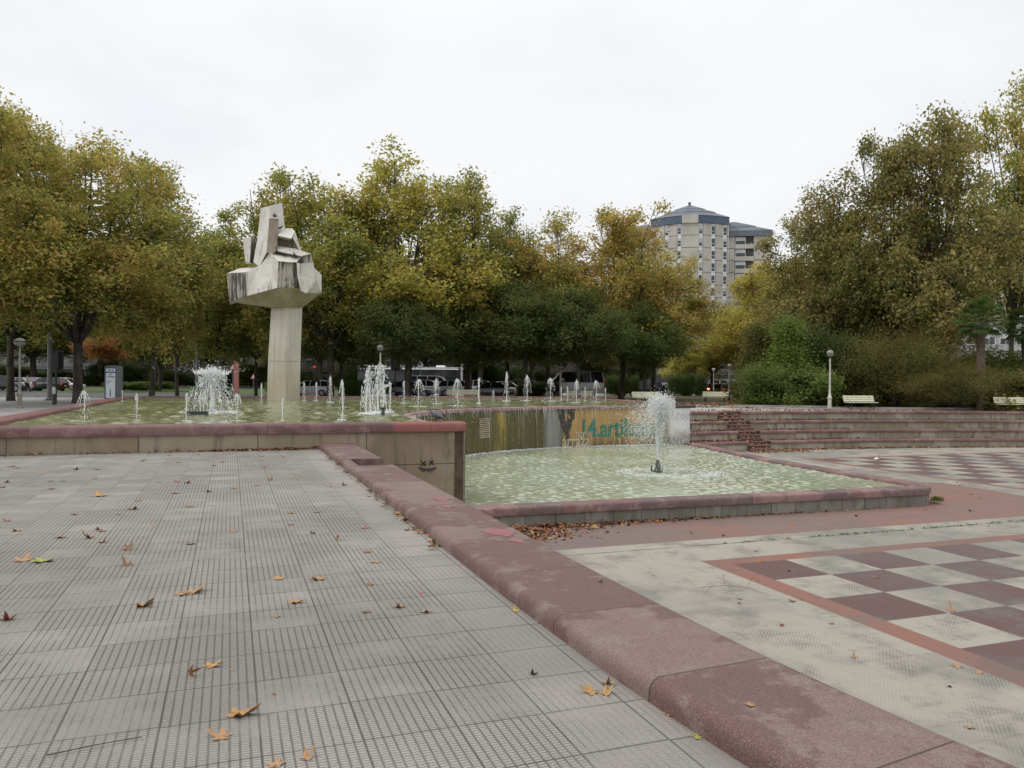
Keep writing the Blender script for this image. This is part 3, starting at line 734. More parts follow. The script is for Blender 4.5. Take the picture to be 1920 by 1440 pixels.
def jet_mesh(seed, h=1.0, spread=.17, n=420, core=.022, bell=True, cap=True):
    g = np.random.RandomState(seed); parts = []
    k = 14; zs = np.linspace(-.03, h, k); wob = np.cumsum(g.randn(k, 2)*.005, 0)
    parts.append(tube_tri([(wob[i, 0], wob[i, 1], zs[i]) for i in range(k)], [core*(.6+.6*g.rand())*(1+.9*(i/(k-1))**3) for i in range(k)]))
    # falling water: parabolas leaving the crown
    ns = 14
    for s in range(ns):
        th = g.rand()*6.283; R_ = spread*(.35+.75*g.rand()); m = 16; t0 = g.rand()*.2; t1 = .55+.5*g.rand()
        pts = []
        for i in range(m):
            t = t0+(t1-t0)*i/(m-1); pts.append((R_*t*math.cos(th)*1.1, R_*t*math.sin(th)*1.1, h*(1.0+.10*t-1.1*t*t)))
        rr = [.008*(.4+g.rand())*(1-.5*i/m) for i in range(m)]
        br = int(m*(.35+.6*g.rand()))
        if br > 2: parts.append(tube_tri(pts[:br], rr[:br], 4))
    t = g.rand(n)**.7; th = g.rand(n)*6.283; R_ = spread*(.25+.95*g.rand(n))
    P = np.stack([R_*t*np.cos(th), R_*t*np.sin(th), np.maximum(h*(1.03+.12*t-1.12*t*t)+g.randn(n)*.02, .0)], -1)
    parts.append(drops_mesh('', P, .004+.007*g.rand(n)**2, 1+2.5*g.rand(n)))
    if cap:
        m = 40; P = g.randn(m, 3)*np.array([.03, .03, .035])+np.array([0, 0, h*.97]); parts.append(drops_mesh('', P, .008+.016*g.rand(m)))
    # splash ring
    m = 50; th = g.rand(m)*6.283; R_ = spread*(.3+1.0*g.rand(m)); P = np.stack([R_*np.cos(th), R_*np.sin(th), .03*g.rand(m)], -1)
    parts.append(drops_mesh('', P, .010+.018*g.rand(m), .5+.4*g.rand(m)))
    V, F = join(parts); return np_mesh('fountain_jet', V, F, m_spray, True)
JM = [jet_mesh(11, spread=.13, n=150, core=.013), jet_mesh(12, spread=.24, n=190, core=.010), jet_mesh(13, spread=.08, n=110, core=.020), jet_mesh(14, spread=.2, n=240, core=.013), jet_mesh(15, spread=.12, n=170, cap=False, core=.015)]
def put_jet(px, yb, yt, v, label, z=WATER_UP, sx=1.0, group='small jets of the upper pool'):
    p = G(px, yb, z); top = AT(px, yt, p.y); h = max(.3, (top.z-z)*.9)
    o = link_mesh('fountain_jet', JM[v], None, p, random.random()*6); o.scale = (h*sx, h*sx, h)
    return tag(o, label, 'fountain jet', group)
jets = [(157,791,729,1,'bell shaped jet, first from the left in the row along the near red rim'),(256,790,735,0,'thin jet second from the left in the row along the near red rim'),
 (350,790,734,0,'jet just left of the green nozzle box, third in the near row'),(444,790,735,1,'jet just right of the big white burst in the near row'),
 (530,789,745,2,'narrow white jet in front of the sculpture column'),(641,789,708,4,'tall ragged jet between the sculpture column and the twin white plumes'),
 (229,753,731,2,'tiny far jet right of the information panel'),(490,753,716,4,'far jet just left of the column by the far rim'),(570,752,715,0,'far jet just right of the sculpture column'),
 (593,752,714,0,'far jet in front of the red signal, second right of the column'),(619,755,702,4,'tall thin far jet, third right of the column'),
 (731,770,713,2,'jet directly right of the twin plumes'),(757,757,712,0,'jet in front of the dark car behind the pool'),(785,763,708,1,'round bell jet in front of the silver minivan'),
 (818,758,708,3,'jet before the white hatchback with a high red lamp'),(857,762,707,1,'jet before the cream bench back at the far rim'),
 (898,757,706,2,'thin jet with a white cap before the grey estate car'),(925,752,731,3,'low frothy jet right of the thin white capped jet'),(950,753,694,4,'tallest thin jet throwing drops above the parked cars'),
 (988,752,702,3,'dense teardrop jet left of the pale post'),(1032,753,706,1,'wide oval jet between the dense teardrop jet and the pale post'),
 (1052,751,724,2,'short jet at the foot of the pale post'),(1064,751,724,2,'short jet second right of the pale post'),(1081,755,711,3,'ragged jet before the white roofed van'),
 (1097,752,725,2,'short jet between two ragged jets before the van'),(1117,755,711,1,'leaning fan jet near the right end of the far row'),(1135,752,726,0,'last short jet at the right end of the far row')]
for px, yb, yt, v, lb in jets: put_jet(px, yb, yt, v, lb, sx={1: 1.25, 3: 1.1}.get(v, 1.0))
def burst_mesh(seed, h, R_, n, strands, core, name, crown=True, cols=1):
    g = np.random.RandomState(seed); parts = []; k = 18
    for c in range(cols):
        ox = (c-(cols-1)/2)*.16; zs = np.linspace(-.05, h*(.86 if crown else .98)*(1-.12*c), k); wob = np.cumsum(g.randn(k, 2)*.008, 0)
        parts.append(tube_tri([(ox+wob[i, 0], wob[i, 1], zs[i]) for i in range(k)], [core*(.55+.8*g.rand())*(1+.5*i/k) for i in range(k)], 8))
    def fall(q, th, up, t): return (q*t*math.cos(th), q*t*math.sin(th), h*((.86 if crown else .95)+up*4*t*(1-t)-.9*t*t))
    for s in range(strands):                       # broken ropes of falling water
        th = g.rand()*6.283; q = R_*(.2+1.0*g.rand()); m = 7; t0 = g.rand()*.9; t1 = min(1.0, t0+.04+.13*g.rand()); up = .22*g.rand()**2
        pts = [fall(q, th, up, t) for t in np.linspace(t0, t1, m)]; dx, dy, dz = g.randn(3)*np.array([.05, .05, .05])
        pts = [(a+dx+g.randn()*.014, b_+dy+g.randn()*.014, max(0, c_+dz+g.randn()*.01)) for a, b_, c_ in pts]
        parts.append(tube_tri(pts, [(.004+.016*g.rand()**1.5)*(.6+.8*g.rand()) for _ in pts], 5))
    t = g.rand(n)**.8; th = g.rand(n)*6.283; q = R_*(.15+1.15*g.rand(n)); up = .3*g.rand(n)**2
    P = np.stack([q*t*np.cos(th), q*t*np.sin(th), np.maximum(h*((.86 if crown else .95)+up*4*t*(1-t)-.9*t*t)+g.randn(n)*.05, 0)], -1)
    parts.append(drops_mesh('', P, .004+.013*g.rand(n)**2, 1+2*g.rand(n)))
    if crown:                                      # churning white head with spikes thrown upward
        m = 800; a_ = g.rand(m)*6.283; q = g.rand(m)**.6*R_*.62; P = np.stack([q*np.cos(a_), q*np.sin(a_), h*(.86+.075*g.randn(m))+.03*g.randn(m)-.12*q], -1); parts.append(drops_mesh('', P, .006+.024*g.rand(m)**2, .8+.8*g.rand(m)))
        for s in range(60):
            a_ = g.rand()*6.283; q = R_*.7*g.rand()**.6; x, y = q*math.cos(a_), q*math.sin(a_); L = .06+.20*g.rand()**2
            parts.append(tube_tri([(x, y, h*.86), (x*1.1, y*1.1, h*.86+L*.6), (x*1.18+g.randn()*.02, y*1.18, h*.86+L)], [.022, .014, .006], 5))
        m = 260; P = np.stack([g.randn(m)*R_*.75, g.randn(m)*R_*.75, h*(.9+.12*np.abs(g.randn(m)))], -1); parts.append(drops_mesh('', P, .004+.010*g.rand(m)))
    m = 700; th = g.rand(m)*6.283; q = R_*(.2+1.2*g.rand(m)); P = np.stack([q*np.cos(th), q*np.sin(th), .05*g.rand(m)], -1); parts.append(drops_mesh('', P, .015+.04*g.rand(m)**2, .4+.4*g.rand(m)))
    V, F = join(parts); return np_mesh(name, V, F, m_spray, True)
p = G(397, 775, WATER_UP); h = AT(397, 690, p.y).z-WATER_UP
tag(link_mesh('fountain_jet', burst_mesh(21, h, .70, 1500, 300, .06, 'burst_jet'), None, p), 'big white mushroom burst of water left of the sculpture', 'fountain jet', 'large plumes of the upper pool')
for i, (px, yb, yt, R_) in enumerate([(691, 778, 697, .20), (713, 775, 692, .27)]):
    p = G(px, yb, WATER_UP); h = AT(px, yt, p.y).z-WATER_UP
    tag(link_mesh('fountain_jet', burst_mesh(22+i, h, R_*1.15, 520, 100, .020, 'plume', False, 2), None, p), ['left one of the twin white plumes below the globe lamp', 'right one of the twin white plumes below the globe lamp'][i], 'fountain jet', 'large plumes of the upper pool')
# nozzle box with its little upright spouts
p = G(370, 779, WATER_UP); nb = empty('nozzle_box', p, .2, 'green metal nozzle box standing in the upper pool beside the big burst', 'fountain nozzle')
b = MB(); b.box(-.28, .28, -.14, .14, -.1, .10); b.box(-.31, .31, -.17, .17, .10, .13); bevel(b.build('housing', m_bronze, nb), .012)
b = MB()
for i in range(6): b.tube([(-.22+i*.088, 0, .12), (-.22+i*.088, 0, .28+.05*(i % 2))], .02, 6)
b.build('spout_row', m_steel, nb)
p = G(718, 779, WATER_UP); nz = empty('pool_nozzle', p, 0, 'short dark nozzle pipe standing in the water near the pigeon', 'fountain nozzle')
MB().tube([(0, 0, -.1), (0, 0, .22)], .055, 10).build('pipe', m_bronze, nz); MB().lathe([(.07, .2), (.07, .24), (.04, .26)], 10).build('collar', m_black, nz)
# lower pool spray
p = E(NOZ[0], NOZ[1], WATER_LOW); nz = empty('spray_nozzle', p, 0, 'dark bronze spray nozzle with side prongs standing in the lower pool', 'fountain nozzle')
MB().lathe([(.15, -.1), (.15, .06), (.11, .1), (.085, .25), (.05, .36), (.045, .42), (.02, .43)], 14).build('body', m_bronze, nz, 40)
for k in range(3):
    a = R(15+k*120)+.3; b = MB(); b.tube([(.12*math.cos(a), .12*math.sin(a), .02), (.2*math.cos(a), .2*math.sin(a), .04), (.22*math.cos(a), .22*math.sin(a), .22)], [.03, .03, .022], 7); b.build('prong', m_bronze, nz)
def spray_mesh():
    g = np.random.RandomState(5); parts = []
    H = AT(1238, 747, p.y).z-p.z; n = 9000
    t = g.rand(n)**.62; th = g.rand(n)*6.283; q = np.abs(g.randn(n))*.50
    z = .38+t*(H-.38)+g.randn(n)*.05; rad = .03+.27*t**1.2
    P = np.stack([q*rad*np.cos(th)+.12*t, q*rad*np.sin(th), z], -1)
    parts.append(drops_mesh('', P, (.004+.012*g.rand(n)**2)*(.9+.5*t), 1+2.2*(1-t)*g.rand(n)))
    n = 3600; th = g.rand(n)*6.283; q = g.rand(n)**.55*.46; P = np.stack([q*np.cos(th)+.10, q*np.sin(th), H*(.93+.075*g.randn(n))-.25*q], -1); parts.append(drops_mesh('', P, .006+.017*g.rand(n)**2))
    n = 3000; P = np.stack([-.12-np.abs(g.randn(n))*.5, g.randn(n)*.4, H*(.70+.16*g.randn(n))], -1); P[:, 2] -= .18*np.abs(P[:, 0]); P[:, 2] = np.clip(P[:, 2], .02, H*1.06); parts.append(drops_mesh('', P, .004+.009*g.rand(n)**2, 1+1.5*g.rand(n)))
    n = 1900; t = g.rand(n); P = np.stack([.1+g.randn(n)*.55+t*.25, g.randn(n)*.5, H*(.75*(1-t)+.02)], -1); parts.append(drops_mesh('', P, .004+.008*g.rand(n)**2, 1+2*g.rand(n)))
    k = 10; parts.append(tube_tri([(.004*g.randn(), .004*g.randn(), z) for z in np.linspace(.36, 1.15, k)], np.linspace(.03, .055, k), 8))
    V, F = join(parts); return np_mesh('water_spray', V, F, m_spray, True)
tag(link_mesh('water_spray', spray_mesh(), None, p), 'tall white cone of spray rising from the nozzle in the lower pool', 'fountain jet')
g = np.random.RandomState(8); n_ = 1300; th = g.rand(n_)*6.283; q = 1.45+g.randn(n_)*.22
P_ = np.stack([q*np.cos(th)+.35, q*np.sin(th)*.8-.15, .01+.02*g.rand(n_)], -1)
V, F = drops_mesh('', P_, .012+.03*g.rand(n_)**2, .35+.2*g.rand(n_)); o = link_mesh('splash_foam', np_mesh('splash_foam', V, F, m_spray, True), None, p); tag(o, kind='stuff')
# water falling over the spillway, and the foam line at its foot
parts = []; g = np.random.RandomState(4)
cum = [0]
for i in range(1, len(SPILL)): cum.append(cum[-1]+(Vector(SPILL[i])-Vector(SPILL[i-1])).length)
def spill_at(u):
    i = 0
    while i < len(cum)-2 and cum[i+1] < u: i += 1
    a, b = Vector(SPILL[i]), Vector(SPILL[i+1]); f = (u-cum[i])/(cum[i+1]-cum[i]); t = (b-a).normalized(); return a.lerp(b, f), Vector((t.y, -t.x))
for k in range(300):
    u = 1.0+(cum[-1]-2.6)*g.rand(); q, nr = spill_at(u); w_ = .035+.09*g.rand(); top = .44; L = (.25+.9*g.rand()**2)*(1.7 if g.rand() < .14 else .45); m = 7; z1 = max(WATER_LOW, top-L)
    st_ = g.rand()*.12; pts = [];
    for i in range(m):
        t = i/(m-1); pts.append((q.x+nr.x*(.12+w_*t**.5), q.y+nr.y*(.12+w_*t**.5)+.01*g.randn()*.5, top-st_+(z1-top+st_)*t))
    parts.append(tube_tri(pts, [(.002+.0045*g.rand())*(1-.6*i/m) for i in range(m)], 4))
n_ = 1500; us = g.rand(n_)*(cum[-1]-1.5)+.8; P_ = []
for u in us:
    q, nr = spill_at(u); t = g.rand()**1.6; d = .14+.12*g.rand(); P_.append((q.x+nr.x*d, q.y+nr.y*d, .42-t*1.75))
parts.append(drops_mesh('', np.array(P_), .002+.005*g.rand(n_), 1.5+3*g.rand(n_)))
V, F = join(parts); o = link_mesh('falling_water', np_mesh('falling_water', V, F, m_spray, True), None, (O2.x, O2.y, 0), AX); tag(o, kind='stuff')
n_ = 3200; us = 1.0+g.rand(n_)*(cum[-1]-2.0); P_ = []
for u in us:
    q, nr = spill_at(u); d = .08+abs(g.randn())*.16; P_.append((q.x+nr.x*d, q.y+nr.y*d, WATER_LOW+.015+.05*g.rand()*math.exp(-d*4)))
V, F = drops_mesh('', np.array(P_), .012+.035*g.rand(n_)**2, .5+.3*g.rand(n_)); o = link_mesh('foam_line', np_mesh('foam_line', V, F, m_spray, True), None, (O2.x, O2.y, 0), AX); tag(o, kind='stuff')
rings = [(NOZ[0], NOZ[1], .02, 2.2)]
water('lower_pool_water', low_poly, WATER_LOW, .05, m_water_low, (.18, .50, .10), rings)
jr = []
for px, yb, *_ in jets[:6]: e = toE(G(px, yb, WATER_UP)); jr.append((e[0], e[1], .012, .6))
e = toE(G(397, 775, WATER_UP)); jr.append((e[0], e[1], .03, 1.5)); e = toE(G(700, 777, WATER_UP)); jr.append((e[0], e[1], .025, 1.3))
water('upper_pool_water', up_poly, WATER_UP, .075, m_water_up, (.2, .75, .10), jr)
# floor plates under the water so nothing shows through from the side
sheet('pool_floor', [[(.3, .3), (10.6, .3), (10.6, 14.3), (.3, 14.3)], [(.3, 14.3), (26.6, 14.3), (26.6, 27.5), (.3, 27.5)]], m_stone_low, .1)
# ------------------------------------------------------------------ sculpture
SP = G(531.5, 751, WATER_UP); SY = SP.y; SX = SP.x
KP = SY/FPX
def sp(px, py, w=0.0):                       # a point of the sculpture, w metres nearer than its axis
    v = AT(px, py, SY); d = Vector((v.x, v.y, v.z-EYE)); k = (SY-w)/SY; v = Vector((0, 0, EYE))+d*k
    return (v.x-SX, v.y-SY, v.z-SP.z)
scu = empty('concrete_sculpture', SP, 0, 'tall abstract concrete monument of angular blocks on a square column in the upper pool', 'sculpture')
ct = AT(536.5, 578, SY).z-SP.z
b = MB(); A = R(-24); hw = .62
def sq(h, z, dx=0): return [(dx+h*math.cos(A+R(45+90*i))*1.414, h*math.sin(A+R(45+90*i))*1.414, z) for i in range(4)]
b.loft([sq(.575, -.6), sq(.57, 2.0, .03), sq(.545, ct+.1, .14)])
bevel(b.build('column', m_col, scu), .02)
def lump(front, depth, shrink=.85, mb=None, faces=None):
    # front: outline (px, py, w) seen from the plaza; the block runs back 'depth' metres
    mb = mb or MB(); F_ = [sp(*q) for q in front]; n = len(F_); c = Vector((sum(v[0] for v in F_)/n, sum(v[1] for v in F_)/n, sum(v[2] for v in F_)/n))
    B_ = []
    for v in F_:
        q = c+(Vector(v)-c)*shrink; B_.append((q.x+depth*SX/SY*1.1, q.y+depth, q.z))
    fr = faces or [tuple(range(n))]
    mb.add(F_+B_, list(fr)+[tuple(range(2*n-1, n-1, -1))]+[((i+1) % n, i, n+i, n+(i+1) % n) for i in range(n)])
    return mb
hd = MB()
def L(front, depth, shrink=.9, mi=0, faces=None):
    m = lump(front, depth, shrink, MB(), faces); nf_ = len(faces) if faces else 1
    b0 = len(hd.V); hd.V += m.V; hd.UV += m.UV; hd.F += [tuple(i+b0 for i in f) for f in m.F]; hd.I += [mi]*nf_+[0]*(len(m.F)-nf_)
# left wing: streaked end face, then the block running to the middle
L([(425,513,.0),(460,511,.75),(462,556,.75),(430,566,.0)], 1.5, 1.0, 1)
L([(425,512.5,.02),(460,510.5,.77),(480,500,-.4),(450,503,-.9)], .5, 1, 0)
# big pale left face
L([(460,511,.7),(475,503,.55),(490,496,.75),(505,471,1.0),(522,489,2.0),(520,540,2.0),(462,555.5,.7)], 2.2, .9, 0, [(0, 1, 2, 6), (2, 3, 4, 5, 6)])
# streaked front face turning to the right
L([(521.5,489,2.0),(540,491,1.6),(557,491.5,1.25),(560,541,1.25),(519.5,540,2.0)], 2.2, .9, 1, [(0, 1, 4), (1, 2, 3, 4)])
# sloping top slab, light, with an overhanging lip
L([(504,470,.3),(530,473,-.1),(548,470,-.4),(583,475,-.6),(568,480,.8),(557,492,1.42),(540,491.5,1.75),(521.5,489.5,2.12)], .55, .97, 0, [(0, 1, 6, 7), (1, 2, 4, 5, 6), (2, 3, 4)])
# curved right wing: dark upper band over a pale cheek
L([(556,492,1.45),(561,484,1.7),(568,479,1.75),(582,475.5,1.3),(587,492,1.15),(562,494,1.55)], .9, .9, 1)
L([(556,492,1.47),(562,494,1.57),(587,492,1.17),(590,509,1.05),(594,525,.8),(584,538,1.2),(574,550.5,1.4),(564,545,1.5),(558,520,1.62)], .9, .85, 0)
L([(583,478,.8),(590,503,.55),(603,515,-.3),(603,549,-.3),(575,550,.9),(594,524,.7)], 1.5, .9, 0, [(0, 1, 5), (1, 2, 3, 5), (5, 3, 4)])
# underside running down to the column
und = [sp(430,566,.0), sp(462,555.8,.72), sp(520,540.5,1.95), sp(560,541,1.22), sp(574,550.5,1.1), sp(603,549.5,-.3), sp(596,552,-1.8), sp(530,560,-2.2), sp(440,566,-1.4)]
cz = ct; nk = [(-.62,-.1,cz+.0),(-.5,-.62,cz-.02),(.0,-.82,cz-.02),(.45,-.78,cz-.02),(.72,-.5,cz),(.88,.0,cz+.05),(.85,.5,cz+.1),(.2,.8,cz),(-.5,.45,cz)]
mid = [tuple(Vector(a_).lerp(Vector(b_), .6)+Vector((0, 0, -.10))) for a_, b_ in zip(und, nk)]
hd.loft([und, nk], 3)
# tower slab, its pale left plane and the brown recessed pier
L([(489,390,.0),(507,385.5,.55),(529,380,.2),(532,410,.2),(535,432,.2),(521,445,.3),(519,470,.5),(500,478,.8),(487,500,.5),(475,491,.1),(482,450,.0)], 1.0, .94, 0, [(0, 1, 7, 8, 9, 10), (1, 2, 3, 4, 5, 6, 7)])
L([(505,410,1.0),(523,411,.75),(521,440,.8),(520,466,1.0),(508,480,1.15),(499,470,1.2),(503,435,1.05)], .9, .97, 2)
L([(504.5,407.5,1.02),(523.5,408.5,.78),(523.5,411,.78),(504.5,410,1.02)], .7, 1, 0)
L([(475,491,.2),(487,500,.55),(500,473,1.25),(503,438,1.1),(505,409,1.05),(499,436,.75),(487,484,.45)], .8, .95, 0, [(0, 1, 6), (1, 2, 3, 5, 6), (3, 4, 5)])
# left ear: front plane, and a flank with shade put in as darker streaked concrete
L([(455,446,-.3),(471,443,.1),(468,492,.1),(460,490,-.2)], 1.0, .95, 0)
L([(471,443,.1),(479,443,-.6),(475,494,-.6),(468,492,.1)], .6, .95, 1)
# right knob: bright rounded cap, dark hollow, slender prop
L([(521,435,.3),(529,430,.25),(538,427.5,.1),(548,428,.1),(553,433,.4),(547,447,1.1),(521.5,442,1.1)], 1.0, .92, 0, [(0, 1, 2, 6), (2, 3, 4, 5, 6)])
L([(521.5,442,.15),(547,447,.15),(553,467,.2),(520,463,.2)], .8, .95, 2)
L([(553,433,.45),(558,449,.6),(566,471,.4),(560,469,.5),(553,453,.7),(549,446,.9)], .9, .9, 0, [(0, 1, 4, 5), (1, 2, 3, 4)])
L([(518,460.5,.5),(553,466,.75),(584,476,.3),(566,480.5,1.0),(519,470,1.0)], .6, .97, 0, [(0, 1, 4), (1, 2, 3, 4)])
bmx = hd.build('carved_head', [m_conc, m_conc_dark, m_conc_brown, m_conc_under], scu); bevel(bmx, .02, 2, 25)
# ------------------------------------------------------------------ birds
m_pig = plain('pigeon_grey', (.10, .105, .12), .6, .45, 14)
m_pigd = plain('dark_pigeon', (.028, .028, .034), .6, .3, 14)
m_pigw = plain('pale_pigeon', (.30, .30, .31), .6, .4, 14)
def bird_mesh(mat):
    # one continuous body from tail tip over back, neck and head to the beak
    st = [(-.19,.045,.022,.006),(-.13,.06,.03,.012),(-.085,.085,.042,.035),(-.03,.105,.056,.058),(.03,.12,.056,.062),(.075,.145,.044,.05),(.10,.18,.030,.034),(.115,.21,.029,.030),(.135,.222,.026,.027),(.155,.218,.013,.013),(.178,.208,.004,.004)]
    rings = [[(x, w_*math.cos(6.283*j/10), z+h*math.sin(6.283*j/10)) for j in range(10)] for x, z, w_, h in st]
    return MB().loft(rings)
def bird(loc, rz, mat, label, s=1.0):
    o = empty('pigeon', loc, rz, label, 'pigeon', 'pigeons about the fountain'); o.scale = (s, s, s)
    bird_mesh(mat).build('body', mat, o, 80)
    for sy in (-1, 1): MB().tube([(.0, .022*sy, .06), (.008, .024*sy, .03), (.0, .024*sy, .003), (.03, .026*sy, .002)], [.007, .005, .004, .003], 5).build('leg', m_black, o)
    return o
def scw(px, py, w): v = sp(px, py, w); return Vector((SP.x+v[0], SP.y+v[1], SP.z+v[2]))
bird(scw(515, 409, .5), R(140), m_pigd, 'black pigeon perched on the upper ledge of the sculpture', 1.25)
bird(scw(525, 431, .7), R(10), m_pigd, 'small dark pigeon by the round knob of the sculpture', .9)
bird(scw(554, 485, 1.1), R(250), m_pigd, 'dark pigeon sitting on the sloping slab of the sculpture', 1.2)
bird(scw(518, 468, 1.0), R(100), m_pigd, 'dark pigeon in the nook below the pier of the sculpture', .8)
q = toE(G(785, 783, .58)); bird(E(q[0], .35, .575), R(172), m_pig, 'grey pigeon standing on the red pool coping', 1.35)
bird(G(1308, 764, 0), R(20), m_pigw, 'pale pigeon walking on the paving above the stair', 1.0)
bird(G(1324, 766, 0), R(190), m_pig, 'grey pigeon pecking on the paving above the seating steps', .9)
# ------------------------------------------------------------------ lamp posts
def lamp(px, Y, pxtop, kind, label, zb=0.0):
    b = XY(px, Y, zb); H = AT(px, pxtop, Y).z-zb
    o = empty('globe_lamp', b, 0, label, 'lamp post', 'globe lamps round the plaza')
    k = H/3.5; gr = .21*k*(1.18 if kind == 1 else 1)
    pm = m_oldpost if kind == 1 else m_postw
    base = MB().lathe([(.15*k, 0), (.15*k, .06*k), (.115*k, .10*k), (.10*k, .55*k), (.105*k, .62*k), (.135*k, .66*k), (.135*k, .72*k), (.09*k, .78*k), (.085*k, .86*k), (.075*k, .9*k)], 14)
    base.build('base', m_black if kind == 2 else pm, o, 30)
    MB().lathe([(.07*k, .88*k), (.05*k, 1.3*k), (.042*k, H-2*gr-.05)], 12).build('pole', pm, o, 60)
    gz = H-gr
    if kind == 1:
        MB().lathe([(.05*k, gz-gr-.02), (.08*k, gz-gr*.8), (gr*.72, gz-gr*.72), (gr*1.02, gz-gr*.42), (gr*1.14, gz-.03)], 18).build('lamp_bowl', m_globe, o, 60)
        MB().lathe([(gr*1.15, gz-.03), (gr*1.12, gz+.03), (gr*.95, gz+gr*.35), (gr*.6, gz+gr*.62), (gr*.2, gz+gr*.72)], 18).build('lamp_cap', m_globe, o, 60); MB().lathe([(gr*1.15, gz-.035), (gr*1.18, gz), (gr*1.15, gz+.035)], 18).build('band', m_black, o, 60)
    else:
        MB().lathe([(.055*k, gz-gr-.07), (.10*k, gz-gr-.03), (.11*k, gz-gr+.04)], 14).build('collar', m_black if kind != 2 else pm, o, 60)
        MB().ball((0, 0, gz), gr, 20, 12).build('globe', m_globe2 if kind == 2 else m_globe, o, 180)
        MB().lathe([(gr*1.008, gz-.012), (gr*1.02, gz), (gr*1.008, gz+.012)], 20).build('seam_ring', m_black, o, 60)
    return o
lamp(37, 38.5, 631, 1, 'ornate lamp post with a flattened lantern at the left edge of the plaza')
lamp(713, 53.5, 646, 0, 'grey globe lamp post behind the twin water plumes')
lamp(1367, 66, 682, 2, 'globe lamp post with a black lower shaft beyond the stair')
lamp(1556, 46.5, 656, 0, 'tall pale globe lamp post beside the slatted bench above the steps')
lamp(1338, 80, 690, 2, 'small far globe lamp post in front of the parked red car', 0)
def post(name, px, Y, top, r, mat, label, cat='post', zb=0):
    b = XY(px, Y, zb); H = AT(px, top, Y).z-zb
    o = empty(name, b, 0, label, cat); MB().lathe([(r*1.6, 0), (r*1.6, .12), (r, .18), (r*.9, H), (r*.5, H+.02)], 12).build('shaft', mat, o, 40)
    MB().lathe([(r*2.2, 0), (r*2.2, .04), (r*1.7, .05)], 12).build('foot', m_black, o, 40); return o
post('pale_post', 1051, 62, 678, .09, m_postw, 'slim pale post standing behind the pool beside the white roofed van')
pp = post('mast', 93, 52, 625, .15, m_steel, 'thick grey mast right of the ornate lamp post')
post('mast', 370, 66, 636, .16, m_steel, 'grey mast rising behind the big water burst')
pk_ = XY(443, 78); pc = empty('pink_pillar', pk_, 0, 'pink pillar lamp behind the pool, right of the big water burst', 'pillar')
H = AT(443, 676, 78).z; MB().prism([(-.2, -.2), (.2, -.2), (.2, .2), (-.2, .2)], 0, H).build('pillar', plain('pink_paint', (.48, .2, .17), .7, .15, 3), pc)
MB().ball((.35, 0, H+.05), .24, 14, 9).build('globe', m_globe2, pc, 180); MB().tube([(0, 0, H-.02), (.18, 0, H+.02), (.35, 0, H-.12)], .05, 8).build('bracket', m_steel, pc)
# bollards
def bollard(px, Y, label):
    o = empty('bollard', XY(px, Y), 0, label, 'bollard', 'bollards by the pool'); MB().lathe([(.11, 0), (.11, .06), (.075, .1), (.07, .62)], 12).build('shaft', m_black, o, 40)
    MB().lathe([(.085, .6), (.09, .62), (.09, .95), (.06, 1.0), (.02, 1.01)], 12).build('cap', m_postw, o, 40)
bollard(101, 44, 'short bollard with a pale cap beside the tall black signal post at left')
# ------------------------------------------------------------------ information panel
m_panel = plain('panel_grey', (.15, .155, .155), .5, .1, 3)
m_sheet = plain('panel_sheet', (.74, .80, .80), .35, .05, 3)
m_blue = plain('panel_blue', (.045, .09, .26), .45, .1, 3)
Yp = 47.0; pL, pR = XY(196, Yp), XY(226, Yp); zt = AT(210, 685, Yp).z; wid = (pR-pL).length
sg = empty('information_panel', pL, R(4), 'grey free standing information panel with a blue headed map poster', 'information panel')
b = MB(); top = [(0, zt-.06), (wid*.25, zt-.01), (wid*.5, zt), (wid*.75, zt-.01), (wid, zt-.06)]
pts = [(0, 0), (wid, 0)]+top[::-1]; n_ = len(pts)
b.add([(x, 0, z) for x, z in pts]+[(x, .28, z) for x, z in pts], [tuple(range(n_)), tuple(range(2*n_-1, n_-1, -1))]+[((i+1) % n_, i, n_+i, n_+(i+1) % n_) for i in range(n_)])
b.build('housing', m_panel, sg)
x0, x1 = wid*.05, wid*.70; zb_ = .28
b = MB(); b.box(x0, x1, -.02, -.002, zb_, zt-.12); b.build('poster_frame', m_blue, sg)
b = MB(); b.box(x0+.04, x1-.04, -.026, -.021, zb_+.04, zt-.47); b.build('poster', m_sheet, sg)
b = MB(); b.box(x0+.04, x1-.04, -.026, -.021, zt-.38, zt-.2); b.build('poster_header', m_sheet, sg)
Mx = lambda x, z: Matrix.Translation((x, -.027, z)) @ Matrix.Rotation(math.pi/2, 4, 'X')
b = MB()
for xa, xb in ((.10, .14), (.17, .33), (.37, .50)): b.box(x0+xa*wid*1.05, x0+xb*wid*1.05, -.029, -.0265, zt-.325, zt-.255)
b.build('header_lettering', m_blue, sg)
b = MB()
for xa, xb, za, zb2 in ((.2, .42, .60, .545), (.1, .13, .74, .66), (.18, .24, .74, .63), (.27, .53, .74, .665)): b.box(x0+xa*wid*1.05, x0+xb*wid*1.05, -.029, -.0265, zt-za, zt-zb2)
b.build('poster_lettering', m_panel, sg)
b = MB(); b.box(x0+.28, x0+.34, -.029, -.0265, zb_+.12, zb_+.58); b.build('poster_mark', m_blue, sg)
b = MB()
for i in range(4): b.box(x0+.1, x0+.42-.05*i, -.029, -.0265, zt-.94-i*.05, zt-.925-i*.05)
b.build('poster_lines', m_panel, sg)
